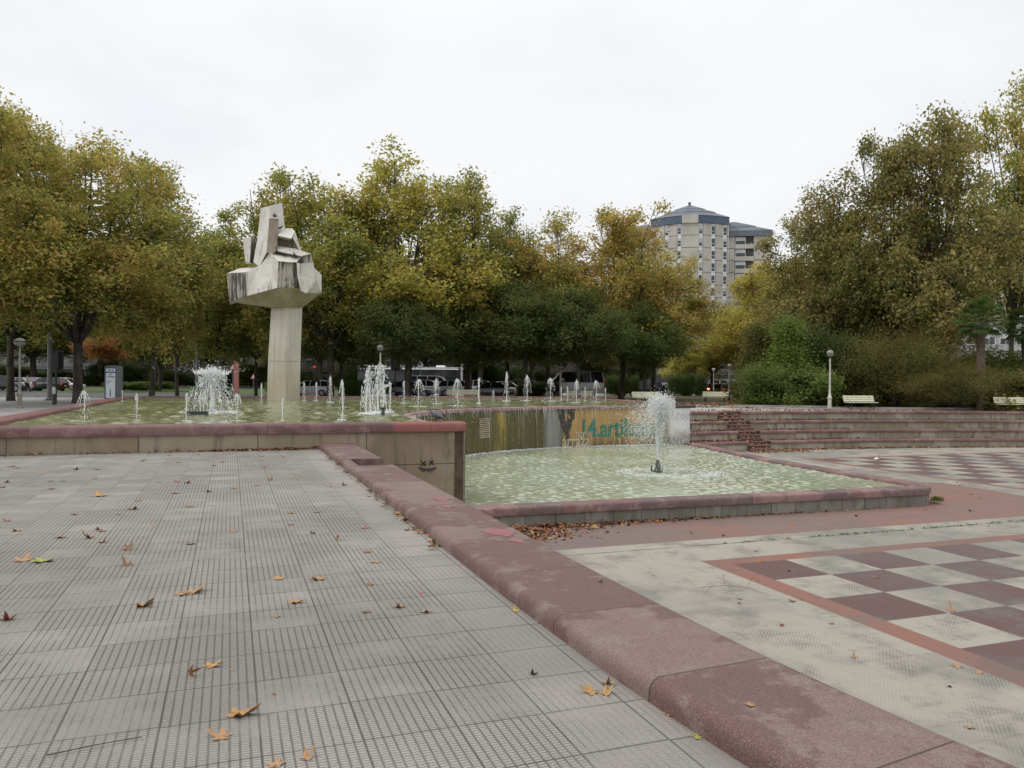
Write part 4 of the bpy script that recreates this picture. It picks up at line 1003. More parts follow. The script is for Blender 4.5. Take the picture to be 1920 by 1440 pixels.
# ------------------------------------------------------------------ benches
def bench_proto(Lb):
    o = empty('park_bench', (0, 0, 0))
    for i in range(3): b = MB(); b.box(-Lb/2, Lb/2, -.02+i*.145, .11+i*.145, .43, .465); bevel(b.build('seat_slat', m_cream, o), .008)
    for i in range(3):
        b = MB(); z = .50+i*.125; y = .43+i*.05; b.box(-Lb/2, Lb/2, -.0175, .0175, 0, .115, 0, Matrix.Translation((0, y, z)) @ Matrix.Rotation(R(-20), 4, 'X')); bevel(b.build('back_slat', m_cream, o), .008)
    for s in (-1, 1):
        b = MB(); x = s*(Lb/2-.28); b.tube([(x, .02, 0), (x, .05, .24), (x, .02, .42)], .03, 7); b.tube([(x, .42, 0), (x, .36, .24), (x, .41, .42), (x, .58, .86)], .03, 7); b.tube([(x, .0, .415), (x, .42, .415)], .025, 7)
        b.build('bench_leg', m_black, o)
    return o
bp = bench_proto(2.0); used_b = []
def bench(px, Y, rz, label, zb=0.0, sx=1.0):
    o = bp if not used_b else copy_tree(bp); used_b.append(o); o.location = XY(px, Y, zb); o.rotation_euler = (0, 0, rz); o.scale = (sx, 1, 1)
    tag(o, label, 'bench', 'cream slatted benches')
bench(1619, 46.5, R(8), 'cream slatted bench beside the tall globe lamp above the steps')
bench(1908, 45.5, R(4), 'cream slatted bench at the right edge of the picture', 0, 1.1)
bench(1340, 60, R(-24), 'cream bench turned sideways beside the lamp with a black lower shaft')
bench(1215, 55, R(12), 'cream bench half hidden behind the tall spray')
bench(868, 58.5, R(2), 'cream bench behind the far rim in front of the silver cars', 0, 1.25)
bench(1088, 58, R(3), 'cream bench behind the far rim in front of the white roofed van')
# flower bed kerb frames above the stair
fb = tag(MB().box(-2.9, 2.9, -.12, .0, 0, .22).build('stone_edging', m_kerb, None, None, XY(1465, 47.5), R(-3)), 'low pale stone edging lying in front of the green bushes', 'edging')
fb2 = tag(MB().box(-9.0, 9.0, -.1, .0, 0, .16).build('stone_edging', m_kerb, None, None, XY(1760, 47.8), R(7)), 'long low dark kerb edging behind the benches above the steps', 'edging')
# ------------------------------------------------------------------ vehicles
m_glass = plain('car_glass', (.016, .019, .022), .08, .1, 2, 0, Specular_IOR_Level=.6)
m_tyre = plain('tyre_rubber', (.014, .014, .014), .8, .2, 8)
m_rim = plain('wheel_rim', (.32, .33, .34), .35, .1, 8, 0, Metallic=.7)
m_tail = material('tail_lamp', lambda n: n.pbr((.5, .02, .02), .3, None, Emission_Color=(1, .05, .03, 1), Emission_Strength=.25))
m_tailon = material('lit_tail_lamp', lambda n: n.pbr((.8, .1, .05), .3, None, Emission_Color=(1, .3, .12, 1), Emission_Strength=3.0))
m_head = plain('headlamp', (.6, .62, .64), .15, .05, 3)
m_plate = plain('number_plate', (.6, .6, .58), .5, .05, 3)
paints = {}
def paint(name, col): 
    paints[name] = plain(name+'_car_paint', col, .28, .04, 2, 0, Coat_Weight=.6, Coat_Roughness=.08); return paints[name]
paint('white', (.80, .81, .82)); paint('silver', (.50, .51, .53)); paint('grey', (.10, .105, .11)); paint('black', (.012, .012, .014)); paint('navy', (.015, .022, .05)); paint('red', (.22, .012, .012)); paint('darkgrey', (.045, .05, .055))
def car(kind, L, W, H, pm):
    o = empty('parked_car', (0, 0, 0)); w2 = W/2
    if kind == 'van': body = [(-L/2, .35, H*.52), (-L/2+.04, .3, H*.56), (L*.25, .25, H*.56), (L*.42, .25, H*.5), (L/2-.05, .3, H*.42), (L/2, .38, H*.33)]; cab = [(-L/2+.05, H*.56), (-L/2+.14, H*.97), (-L/2+.5, H), (L*.18, H*.99), (L*.27, H*.93), (L*.42, H*.53)]
    elif kind == 'hatch': body = [(-L/2, .38, H*.50), (-L/2+.06, .3, H*.62), (-L*.2, .22, H*.63), (L*.12, .22, H*.62), (L*.28, .22, H*.58), (L*.42, .25, H*.50), (L/2-.03, .3, H*.42), (L/2, .38, H*.34)]; cab = [(-L/2+.08, H*.61), (-L/2+.35, H*.93), (-L*.22, H), (L*.02, H*.99), (L*.1, H*.95), (L*.27, H*.6)]
    elif kind == 'suv': body = [(-L/2, .42, H*.52), (-L/2+.05, .34, H*.6), (0, .28, H*.6), (L*.25, .28, H*.58), (L*.42, .3, H*.52), (L/2-.03, .34, H*.44), (L/2, .42, H*.36)]; cab = [(-L/2+.05, H*.59), (-L/2+.2, H*.94), (-L*.3, H), (L*.02, H*.99), (L*.1, H*.95), (L*.24, H*.58)]
    else: body = [(-L/2, .38, H*.5), (-L/2+.08, .3, H*.62), (-L*.3, .22, H*.65), (L*.12, .22, H*.62), (L*.26, .22, H*.58), (L*.42, .25, H*.5), (L/2-.03, .3, H*.43), (L/2, .38, H*.34)]; cab = [(-L*.40, H*.63), (-L*.24, H*.95), (-L*.1, H), (L*.03, H*.99), (L*.1, H*.94), (L*.26, H*.6)]
    rings = []
    for i, (x, zb, zt_) in enumerate(body):
        e_ = .86 if i in (0, len(body)-1) else .96 if i in (1, len(body)-2) else 1.0; y = w2*e_; m_ = (zb+zt_)/2
        rings.append([(x, -y*.92, zb), (x, -y, zb+.1), (x, -y, m_), (x, -y*.97, zt_-.05), (x, -y*.88, zt_), (x, y*.88, zt_), (x, y*.97, zt_-.05), (x, y, m_), (x, y, zb+.1), (x, y*.92, zb)])
    bevel(MB().loft(rings).build('body', pm, o, 45), .015)
    # glasshouse, roof skin and pillars
    belt = cab[0][1]; zr = H
    lo_, hi_ = w2*.90, w2*.70
    def yy(z): return lo_+(hi_-lo_)*max(0, min(1, (z-belt)/(zr-belt)))
    n_ = len(cab); gl = MB(); vs = [(x, -yy(z), z-.01) for x, z in cab]+[(x, yy(z), z-.01) for x, z in cab]
    gl.add(vs, [tuple(range(n_))[::-1], tuple(range(n_, 2*n_))]+[(i, i+1, n_+i+1, n_+i) for i in range(n_-1)])
    gl.build('window_glass', m_glass, o)
    rf = MB(); mid = cab[1:-1]; vs = [(x, -yy(z)-.012, z-.05) for x, z in mid]+[(x, -yy(z)*.97, z+.005) for x, z in mid]+[(x, yy(z)*.97, z+.005) for x, z in mid]+[(x, yy(z)+.012, z-.05) for x, z in mid]
    k = len(mid); rf.add(vs, [(r*k+i, r*k+i+1, (r+1)*k+i+1, (r+1)*k+i) for r in range(3) for i in range(k-1)]+[(0, k, 2*k, 3*k), (4*k-1, 3*k-1, 2*k-1, k-1)])
    rf.build('roof', pm, o, 40)
    pl = MB()
    ps = [(cab[0], cab[1], .055), (cab[-1], cab[-2], .045), ((-L*.02, belt), (-L*.04, mid[-2][1]), .035)]+([((-L*.27, belt), (-L*.25, mid[1][1]-.02), .035)] if kind != 'sedan' else [])
    for (xa, za), (xb, zb), r in ps:
        for s in (-1, 1): pl.tube([(xa, s*(yy(za)+.005), za-.02), (xb, s*(yy(zb)+.005), zb-.02)], r, 5)
    pl.build('pillar', pm, o)
    wr = min(.34, H*.215)
    for x in (-L*.30, L*.31):
        for s in (-1, 1):
            M_ = Matrix.Translation((x, s*(w2-.1), wr)) @ Matrix.Rotation(math.pi/2, 4, 'X')
            t = MB().lathe([(wr*.6, -.11), (wr*.93, -.115), (wr, -.08), (wr, .08), (wr*.93, .115), (wr*.6, .11)], 16, 0, M_).build('wheel', m_tyre, o, 40)
            MB().lathe([(wr*.62, -.118), (wr*.5, -.105), (wr*.2, -.122), (wr*.2, .122), (wr*.5, .105), (wr*.62, .118)], 10, 0, M_).build('rim', m_rim, t, 30)
    zl = body[1][2]*.93
    for s in (-1, 1):
        b = MB(); b.box(-L/2-.012, -L/2+.10, s*w2*.62-.0, s*w2*.93, zl-.16, zl+(.16 if kind in ('suv', 'van') else .04)); bevel(b.build('tail_light', m_tail, o), .02)
        b = MB(); b.box(L/2-.16, L/2+.005, s*w2*.55, s*w2*.90, H*.38, H*.45); bevel(b.build('headlight', m_head, o), .02)
        b = MB(); b.box(L*.2, L*.25, s*(w2-.02), s*(w2+.14), H*.61, H*.70); bevel(b.build('wing_mirror', pm, o), .02)
    b = MB(); b.box(-L/2-.014, -L/2+.02, -.26, .26, .55, .66); b.build('number_plate', m_plate, o)
    return o
CP = {}
def put_car(px, Y, kind, col, face, label, zb=0.0, dims=None, name='parked_car', lit=False):
    L, W, H = dims or {'hatch': (4.0, 1.74, 1.48), 'sedan': (4.5, 1.8, 1.45), 'suv': (4.5, 1.85, 1.68), 'van': (4.6, 1.85, 1.85)}[kind]
    key = (kind, col, L)
    if key in CP: o = copy_tree(CP[key])
    else: o = CP[key] = car(kind, L, W, H, paints[col])
    o.location = XY(px, Y, zb); o.rotation_euler = (0, 0, face); o.name = name
    if lit:
        for ch in o.children:
            if ch.name.startswith('tail_light'): ch.material_slots[0].link = 'OBJECT'; ch.material_slots[0].material = m_tailon
    return tag(o, label, 'car', 'cars parked and driving beyond the fountain')
pi = math.pi
put_car(768, 69, 'sedan', 'navy', 0, 'dark blue car behind the tree trunk right of the twin plumes')
put_car(806, 77, 'van', 'silver', 0, 'silver people carrier behind the white hatchback', .15)
put_car(803, 71, 'hatch', 'white', pi*.0, 'white hatchback with small red tail lamps nearest the bus', .1)
put_car(862, 70.5, 'hatch', 'silver', 0, 'silver hatchback with a high red lamp behind the cream bench', .1)
put_car(905, 76, 'hatch', 'silver', pi*.06, 'silver hatchback standing behind the dark trunk', .1)
put_car(918, 70, 'sedan', 'grey', pi, 'dark grey car with the thin jets in front of it')
put_car(953, 76, 'hatch', 'white', 0, 'white car with a red lamp right of the dark grey car')
put_car(993, 79, 'suv', 'darkgrey', 0, 'dark off roader in the shade left of the pale post')
put_car(1078, 71, 'van', 'white', pi, 'white roofed dark windowed van behind the pale post', .25, (5.2, 1.95, 2.25), 'parked_van')
put_car(1226, 88, 'suv', 'black', 0, 'black off roader above the half hidden cream bench')
put_car(1252, 92, 'hatch', 'silver', pi*.45, 'silver car behind the black off roader')
put_car(1331, 93, 'hatch', 'red', pi*.5, 'red car with a lit tail lamp beside the far globe lamp', 0, None, 'parked_car', True)
put_car(1358, 91, 'sedan', 'darkgrey', pi*.5, 'dark grey car seen from behind next to the red car')
put_car(1364, 101, 'van', 'white', 0, 'white car roof behind the dark grey car', .1)
put_car(1394, 93, 'van', 'white', pi*.5, 'white van seen from behind, right of the lamp with a black shaft')
put_car(1638, 84, 'hatch', 'white', 0, 'white car glimpsed under the right bushes')
put_car(1890, 95, 'sedan', 'silver', 0, 'silver car by the pale building at the right')
put_car(4, 78, 'suv', 'black', .3, 'black off roader at the left edge')
put_car(36, 84, 'sedan', 'silver', pi*.95, 'silver car behind the ornate lamp post')
put_car(88, 84, 'hatch', 'black', pi, 'black hatchback between the left trunks')
put_car(122, 90, 'hatch', 'white', 0, 'white hatchback behind the leaning left trunk')
put_car(68, 96, 'hatch', 'silver', 0, 'silver hatchback far behind the walking person')
put_car(583, 71, 'hatch', 'white', pi, 'white car right of the sculpture column behind the jets')
put_car(1188, 94, 'hatch', 'darkgrey', 0, 'dark grey car under the dark green trees')
# bus
bL, bW, bH = 12.2, 2.55, 3.05
bs = empty('city_bus', XY(770, 92), 0, 'white roofed city bus with black windows behind the parked cars', 'bus')
m_busw = plain('bus_white', (.85, .86, .87), .3, .05, 2); m_busd = plain('bus_dark', (.02, .021, .025), .25, .1, 2)
rg_ = []
for x, e_ in ((-bL/2, .93), (-bL/2+.12, 1), (bL/2-.25, 1), (bL/2, .9)):
    y = bW/2*e_; rg_.append([(x, -y, .32), (x, -y, bH-.25), (x, -y*.93, bH-.06), (x, -y*.8, bH), (x, y*.8, bH), (x, y*.93, bH-.06), (x, y, bH-.25), (x, y, .32)])
MB().loft(rg_).build('body', m_busd, bs, 40)
b = MB(); b.box(-bL/2-.01, bL/2-.25, -bW/2-.012, bW/2+.012, .36, 1.0); b.build('lower_panel', m_busw, bs)
b = MB(); b.box(-bL/2+.05, bL/2-.3, -bW/2-.014, bW/2+.014, bH-.26, bH-.1); b.box(-bL/2+.05, bL/2-.3, -bW/2+.1, bW/2-.1, bH-.02, bH+.03); b.build('roof_edge', m_busw, bs)
b = MB(); b.box(bL/2-.06, bL/2+.02, -bW/2+.1, bW/2-.1, .4, bH-.1); b.build('rear_panel', m_busw, bs)
for x, l in ((-4.3, 2.6), (-1.2, 1.4), (3.6, 1.0)):
    b = MB(); b.box(x-l/2, x+l/2, -.85, .85, bH+.02, bH+.24); bevel(b.build('roof_unit', m_busw, bs), .06)
for x in (-3.4, 2.6):
    for s in (-1, 1):
        M_ = Matrix.Translation((x, s*(bW/2-.12), .48)) @ Matrix.Rotation(pi/2, 4, 'X'); t = MB().lathe([(.3, -.15), (.48, -.14), (.48, .14), (.3, .15)], 18, 0, M_).build('wheel', m_tyre, bs, 40)
        MB().lathe([(.3, -.152), (.1, -.12), (.1, .12), (.3, .152)], 12, 0, M_).build('rim', m_rim, t, 40)
for i in range(6):
    b = MB(); x = -5.2+i*1.8; b.box(x, x+1.68, -bW/2-.008, -bW/2+.01, 1.15, bH-.32); b.build('window', m_glass, bs)
# traffic lights and road signs
m_red_on = material('red_signal', lambda n: n.pbr((.5, .02, .02), .4, None, Emission_Color=(1, .03, .05, 1), Emission_Strength=2.5))
def signal(px, Y, zt_px, label, red):
    b0 = XY(px, Y); H = AT(px, zt_px, Y).z; o = empty('traffic_light', b0, 0, label, 'traffic light', 'traffic lights beyond the pool')
    MB().tube([(0, 0, 0), (0, 0, H)], .055, 8).build('pole', m_black, o); b = MB(); b.box(-.2, .2, -.16, .12, H-.95, H); bevel(b.build('signal_head', m_black, o), .03)
    if red: MB().ball((0, -.17, H-.16), (.13, .05, .13), 10, 6).build('red_lamp', m_red_on, o, 180)
    else:
        b = MB(); b.box(-.36, .36, .13, .15, H-1.1, H+.12); b.build('backing_board', m_black, o)
signal(590, 84, 686, 'traffic light showing red right of the sculpture column', True)
signal(741, 60, 668, 'tall black traffic light seen from behind, left of the bus roof', False)
signal(105, 45.5, 660, 'black traffic light seen from behind, left of the broad trunk', False)
m_signw = plain('sign_white', (.55, .55, .54), .5, .05, 3); m_signr = plain('sign_red', (.5, .04, .03), .5, .05, 3)
def sign(px, Y, py, shape, label):
    z = AT(px, py, Y).z; o = empty('road_sign', XY(px, Y), 0, label, 'road sign', 'small road signs beyond the pool')
    MB().tube([(0, .03, 0), (0, .03, z+.2)], .035, 8).build('pole', m_steel, o)
    Mr = Matrix.Translation((0, 0, z)) @ Matrix.Rotation(pi/2, 4, 'X')
    if shape == 'disc':
        MB().lathe([(.3, -.02), (.3, .0)], 20, 0, Mr).build('plate', m_signw, o); MB().lathe([(.11, .0), (.11, .012)], 16, 0, Mr).build('symbol', m_panel, o)
    elif shape == 'tri':
        MB().prism([(.42*math.cos(R(90+120*i)), .42*math.sin(R(90+120*i))) for i in range(3)], -.02, 0, 0, Mr).build('plate', m_signr, o); MB().prism([(.27*math.cos(R(90+120*i)), .27*math.sin(R(90+120*i))) for i in range(3)], .001, .012, 0, Mr).build('symbol', m_signw, o)
    else:
        b = MB(); b.box(-.17, .17, -.02, 0, z-.3, z+.3); b.build('plate', m_signw, o)
sign(788, 84, 684, 'disc', 'round white sign above the bus roof'); sign(866, 88, 688, 'rect', 'upright white plate sign right of the bus'); sign(436, 76, 689, 'tri', 'triangular sign left of the pink pillar'); sign(475, 88, 707, 'tri', 'red triangular sign between the pink pillar and the sculpture')
# ------------------------------------------------------------------ the walking person
def person(loc, rz, label):
    o = empty('person', loc, rz, label, 'person')
    J = {'hip': (0, 0, .92), 'belly': (0, 0, 1.08), 'chest': (.02, 0, 1.30), 'neck': (.03, 0, 1.46), 'head': (.05, 0, 1.56), 'crown': (.05, 0, 1.67),
         'hl': (0, .09, .88), 'kl': (.17, .1, .50), 'al': (.30, .1, .10), 'tl': (.43, .1, .05), 'hr': (0, -.09, .88), 'kr': (-.10, -.1, .48), 'ar': (-.36, -.1, .16), 'tr': (-.30, -.1, .04),
         'sl': (.02, .17, 1.38), 'el': (-.10, .22, 1.12), 'wl': (-.03, .22, .88), 'fl': (0, .22, .78), 'sr': (.02, -.17, 1.38), 'er': (.08, -.22, 1.12), 'wr': (.24, -.2, .95), 'fr': (.31, -.2, .88)}
    rad = {'hip': .14, 'belly': .125, 'chest': .145, 'neck': .055, 'head': .088, 'crown': .07, 'hl': .095, 'kl': .06, 'al': .04, 'tl': .035, 'hr': .095, 'kr': .06, 'ar': .04, 'tr': .035, 'sl': .06, 'el': .043, 'wl': .03, 'fl': .03, 'sr': .06, 'er': .043, 'wr': .03, 'fr': .03}
    Ed = [('hip', 'belly'), ('belly', 'chest'), ('chest', 'neck'), ('neck', 'head'), ('head', 'crown'), ('hip', 'hl'), ('hl', 'kl'), ('kl', 'al'), ('al', 'tl'), ('hip', 'hr'), ('hr', 'kr'), ('kr', 'ar'), ('ar', 'tr'), ('chest', 'sl'), ('sl', 'el'), ('el', 'wl'), ('wl', 'fl'), ('chest', 'sr'), ('sr', 'er'), ('er', 'wr'), ('wr', 'fr')]
    def skin(keys, grow, name, mats):
        ks = [k for k in J if k in keys]; ix = {k: i for i, k in enumerate(ks)}
        me = bpy.data.meshes.new(name); me.from_pydata([J[k] for k in ks], [(ix[a], ix[b]) for a, b in Ed if a in ix and b in ix], [])
        ob = link_mesh(name, me, o); ob.modifiers.new('skin', 'SKIN'); 
        for i, k in enumerate(ks): me.skin_vertices[0].data[i].radius = (rad[k]+grow, rad[k]+grow)
        me.skin_vertices[0].data[0].use_root = True; ob.modifiers.new('sub', 'SUBSURF').levels = 2; ob.modifiers['sub'].render_levels = 2; me.materials.append(mats); return ob
    skin(set(J), 0, 'body', plain('skin', (.42, .26, .19), .6, .08, 9))
    skin({'hip', 'hl', 'kl', 'al', 'hr', 'kr', 'ar'}, .014, 'trousers', plain('dark_trousers', (.014, .014, .017), .8, .2, 9))
    skin({'hip', 'belly', 'chest', 'sl', 'el', 'wl', 'sr', 'er', 'wr'}, .016, 'jacket', plain('patterned_grey_jacket', (.30, .29, .29), .8, .75, 16))
    MB().ball((.035, 0, 1.635), (.105, .095, .095), 12, 8).build('hair', plain('dark_hair', (.02, .015, .012), .6, .2, 20), o, 180)
    return o
person(XY(51, 74), R(0), 'person in dark trousers and a grey patterned jacket walking behind the pool')
# ------------------------------------------------------------------ trees
def leaf_fn(stops, fine=.45, k=.32):
    stops = [(p, tuple(min(.66, (x*.92+.08*sum(c)/3)*1.72) for x in c)) for p, c in stops]
    def f(n):
        o = n.obj(); a = n.noise(o, k, 3, .6); b = n.noise(o, 1.3, 2, .5); r = n.island(); ob = n.orand()
        fac = n.m('ADD', a*.75+b*.25-.5+(ob-.5)*.14, (r-.5)*fine); fac = fac+.5
        c = n.ramp(fac, stops); c = n.mix(n.white(n.comb(r*97.0, r*31.0, .3))*.12, c, (.06, .06, .02))
        s = n.pbr(c, .6, None, Specular_IOR_Level=.25)
        t = n.node('ShaderNodeBsdfTranslucent'); n.put(t.inputs[0], n.mix(.25, c, (.25, .22, .02))); mx = n.node('ShaderNodeMixShader'); mx.inputs[0].default_value = .5
        n.t.links.new(s.k, mx.inputs[1]); n.t.links.new(t.outputs[0], mx.inputs[2]); return S(n, mx.outputs[0])
    return f
GR, YG, OC, OR, BR, DG, OL = (.145, .175, .040), (.255, .245, .052), (.37, .275, .065), (.36, .18, .055), (.22, .125, .065), (.050, .085, .024), (.205, .18, .055)
LM = {'ochre': material('ochre_leaves', leaf_fn([(.15, DG), (.34, GR), (.50, YG), (.66, OC), (.86, OR)])),
      'orange': material('orange_leaves', leaf_fn([(.15, DG), (.32, GR), (.46, YG), (.60, OC), (.80, OR), (.93, BR)])),
      'yellowgreen': material('yellow_green_leaves', leaf_fn([(.2, (.075, .11, .022)), (.42, GR), (.58, YG), (.75, OC), (.92, OR)])),
      'yellow': material('yellow_leaves', leaf_fn([(.2, GR), (.45, YG), (.62, (.38, .31, .05)), (.9, OC)])),
      'olive': material('olive_leaves', leaf_fn([(.2, DG), (.40, (.135, .13, .038)), (.58, OL), (.76, (.27, .195, .07)), (.92, BR)])),
      'green': material('green_leaves', leaf_fn([(.2, DG), (.5, (.085, .13, .028)), (.72, GR), (.92, YG)])),
      'deepgreen': material('deep_green_leaves', leaf_fn([(.2, (.028, .05, .014)), (.55, (.055, .08, .022)), (.85, (.10, .11, .032))])),
      'darkgreen': material('dark_green_leaves', leaf_fn([(.2, (.028, .055, .016)), (.55, (.05, .09, .022)), (.85, (.095, .12, .03))])),
      'brownsoft': material('brown_green_twigs', leaf_fn([(.2, (.055, .07, .018)), (.45, (.095, .098, .026)), (.65, (.13, .105, .032)), (.9, (.17, .095, .04))], .25)),
      'bright': material('bright_green_leaves', leaf_fn([(.2, (.06, .10, .02)), (.5, (.125, .19, .035)), (.75, (.23, .27, .045)), (.95, (.36, .30, .06))], .3)),
      'bluegreen': material('blue_green_leaves', leaf_fn([(.2, (.035, .085, .035)), (.55, (.07, .165, .07)), (.9, (.13, .23, .085))], .35)),
      'russet': material('russet_leaves', leaf_fn([(.2, (.09, .04, .02)), (.5, (.2, .075, .02)), (.85, (.33, .12, .025))], .3))}
def f_bark(n):
    o = n.obj(); a = n.noise(n.scale(o, (1, 1, .5)), 3.5, 4, .6)
    return n.pbr(n.mix(n.ss(a, .35, .65), (.035, .028, .022), (.085, .072, .056)), .9, n.bump(n.noise(o, 9, 4), .6, .03))
m_bark = material('bark', f_bark)
def leaves_array(g, C, n_each, sig, size, flat=.75, zbias=.6, kite=(.55, .5)):
    n = len(C)*n_each; P = np.repeat(C, n_each, 0)+g.randn(n, 3)*np.array([sig, sig, sig*flat])
    nz = g.randn(n, 3); nz[:, 2] = np.abs(nz[:, 2])+zbias; nz /= np.linalg.norm(nz, axis=1, keepdims=True)
    a = np.cross(nz, g.randn(n, 3)); a /= np.linalg.norm(a, axis=1, keepdims=True); b = np.cross(nz, a)
    s = size*(.6+.8*g.rand(n, 1)); 
    V = np.stack([P-a*s*.5, P+b*s*kite[0]*.5+a*s*.05+nz*s*.08, P+a*s*.5, P-b*s*kite[1]*.6-a*s*.05-nz*s*.06], 1)
    return V.reshape(-1, 3), np.arange(n*4).reshape(n, 4)
def tree_meshes(seed, lobes, ncl, per, sig, size, trunk_h, trunk_r, lean=0.0, limbs=None):
    g = np.random.RandomState(seed); L = np.array(lobes, float)
    vol = L[:, 3]*L[:, 4]*L[:, 5]; pick = g.choice(len(L), ncl, p=vol**.8/np.sum(vol**.8)); D = g.randn(ncl, 3); D /= np.linalg.norm(D, axis=1, keepdims=True)
    rr = g.rand(ncl, 1)**.42; C = L[pick, :3]+D*rr*L[pick, 3:6]; C = C[C[:, 2] > trunk_h*.55]; 
    V, Q = leaves_array(g, C, per, sig, size)
    # stray twigs of leaves make the outline uneven
    top = C[g.choice(len(C), max(6, len(C)//4))]+g.randn(max(6, len(C)//4), 3)*.25
    V2, Q2 = leaves_array(g, top, per//4, sig*.45, size)
    V = np.concatenate([V, V2]); Q = np.concatenate([Q, Q2+len(V)-len(V2)])
    mb = MB(); tb = Vector((0, 0, 0)); tt = Vector((lean, 0, trunk_h))
    mb.tube([tb-Vector((0, 0, .2)), tb+Vector((0, 0, .25)), tb.lerp(tt, .5)+Vector((lean*.1, .05, 0)), tt], [trunk_r*1.5, trunk_r*1.1, trunk_r*.95, trunk_r*.9], 9)
    joints = []
    for c in L:
        tip = Vector(c[:3])+Vector((0, 0, c[5]*.55)); m1 = tt.lerp(tip, .4)+Vector((g.randn()*.25, g.randn()*.25, .25)); m2 = tt.lerp(tip, .72)+Vector((g.randn()*.2, g.randn()*.2, .1))
        r_ = trunk_r*.55; mb.tube([tt-Vector((0, 0, .2)), m1, m2, tip], [r_, r_*.62, r_*.36, .02], 6); joints += [(tt.lerp(m1, .6), r_*.7), (m1, r_*.6), (m1.lerp(m2, .5), r_*.5), (m2, r_*.36), (m2.lerp(tip, .5), r_*.2)]
    for c in C:
        c = Vector(c); j, jr = min(joints, key=lambda q: (q[0]-c).length+(1.2 if q[0].z > c.z+.3 else 0)); mdl = j.lerp(c, .5)+Vector((g.randn()*.15, g.randn()*.15, -.08))
        mb.tube([j, mdl, c], [min(.045, jr*.5), .024, .008], 4, cap=False)
    crown = np_mesh('crown', V, Q, LM['ochre'])
    tm = bpy.data.meshes.new('trunk'); tm.from_pydata(mb.V, [], mb.F); tm.materials.append(m_bark); tm.polygons.foreach_set('use_smooth', [True]*len(tm.polygons)); tm.update()
    z1 = float(np.percentile(V[:, 2], 99.97)); hw = float(np.percentile(np.abs(V[:, 0]), 98))
    return crown, tm, z1, hw
def lobes_broad(g, h, w, spikes, base):
    # a broad crown: a ring of side lobes round a core with several upright leaders
    out = [(0, 0, base+(h-base)*.45, w*.62, w*.62, (h-base)*.42)]
    for i in range(7):
        a = i*.9+g.rand()*.5; r = w*(.48+.16*g.rand()); z = base+(h-base)*(.20+.36*g.rand()); q = w*(.34+.12*g.rand()); out.append((r*math.cos(a), r*math.sin(a), z, q, q, q*.85))
    for i in range(spikes):
        a = i*6.283/spikes+g.rand(); r = w*(.12+.42*g.rand()); z = base+(h-base)*(.66+.20*g.rand()); q = w*(.17+.08*g.rand()); out.append((r*math.cos(a), r*math.sin(a), z, q, q, (h-base)*(.16+.06*g.rand())))
    return out
TV = []
for i in range(6):
    g = np.random.RandomState(50+i); TV.append(tree_meshes(100+i, lobes_broad(g, 13, 5.0, 6+i % 3, 1.9), 270, 125, .35, .19, 2.7+.3*(i % 3), .185, .25*math.sin(i*2)))
TVN = []
for i in range(3):
    g = np.random.RandomState(250+i); TVN.append(tree_meshes(300+i, lobes_broad(g, 13, 5.0, 7, 2.1), 300, 190, .33, .145, 2.9, .17))
SPARSE = []
for i in range(2):
    g = np.random.RandomState(70+i); SPARSE.append(tree_meshes(120+i, lobes_broad(g, 13, 4.6, 8, 2.3), 210, 110, .34, .185, 2.9, .17))
LOWT = []
for i in range(2):
    g = np.random.RandomState(80+i); LOWT.append(tree_meshes(140+i, lobes_broad(g, 7, 3.6, 3, 3.1), 110, 230, .36, .165, 3.0, .12))
MIDT = []
for i in range(3):
    g = np.random.RandomState(90+i); MIDT.append(tree_meshes(160+i, lobes_broad(g, 8, 4.2, 5, 2.5), 190, 150, .36, .17, 2.9, .13))
def set_mat(o, m): o.material_slots[0].link = 'OBJECT'; o.material_slots[0].material = m
def tree(px, Y, top, hwpx, fam, var, pal, label, group, cat='tree', name='plane_tree', rz=None, basez=0.0):
    crown, tm, z1, hw = fam[var % len(fam)]
    b = XY(px, Y, basez); H = AT(px, top, Y).z-basez; W = hwpx*Y/FPX*(1.12 if fam is TV or fam is TVN else 1.0); sz = H/z1; sx = W/hw
    o = empty(name, b, random.random()*6.28 if rz is None else rz, label, cat, group); o.scale = (sx, sx, sz)
    c = link_mesh('crown', crown, o); set_mat(c, LM[pal]); link_mesh('trunk', tm, o)
    return o
GF = 'autumn trees in the front row around the plaza'; GB = 'trees of the rows behind'
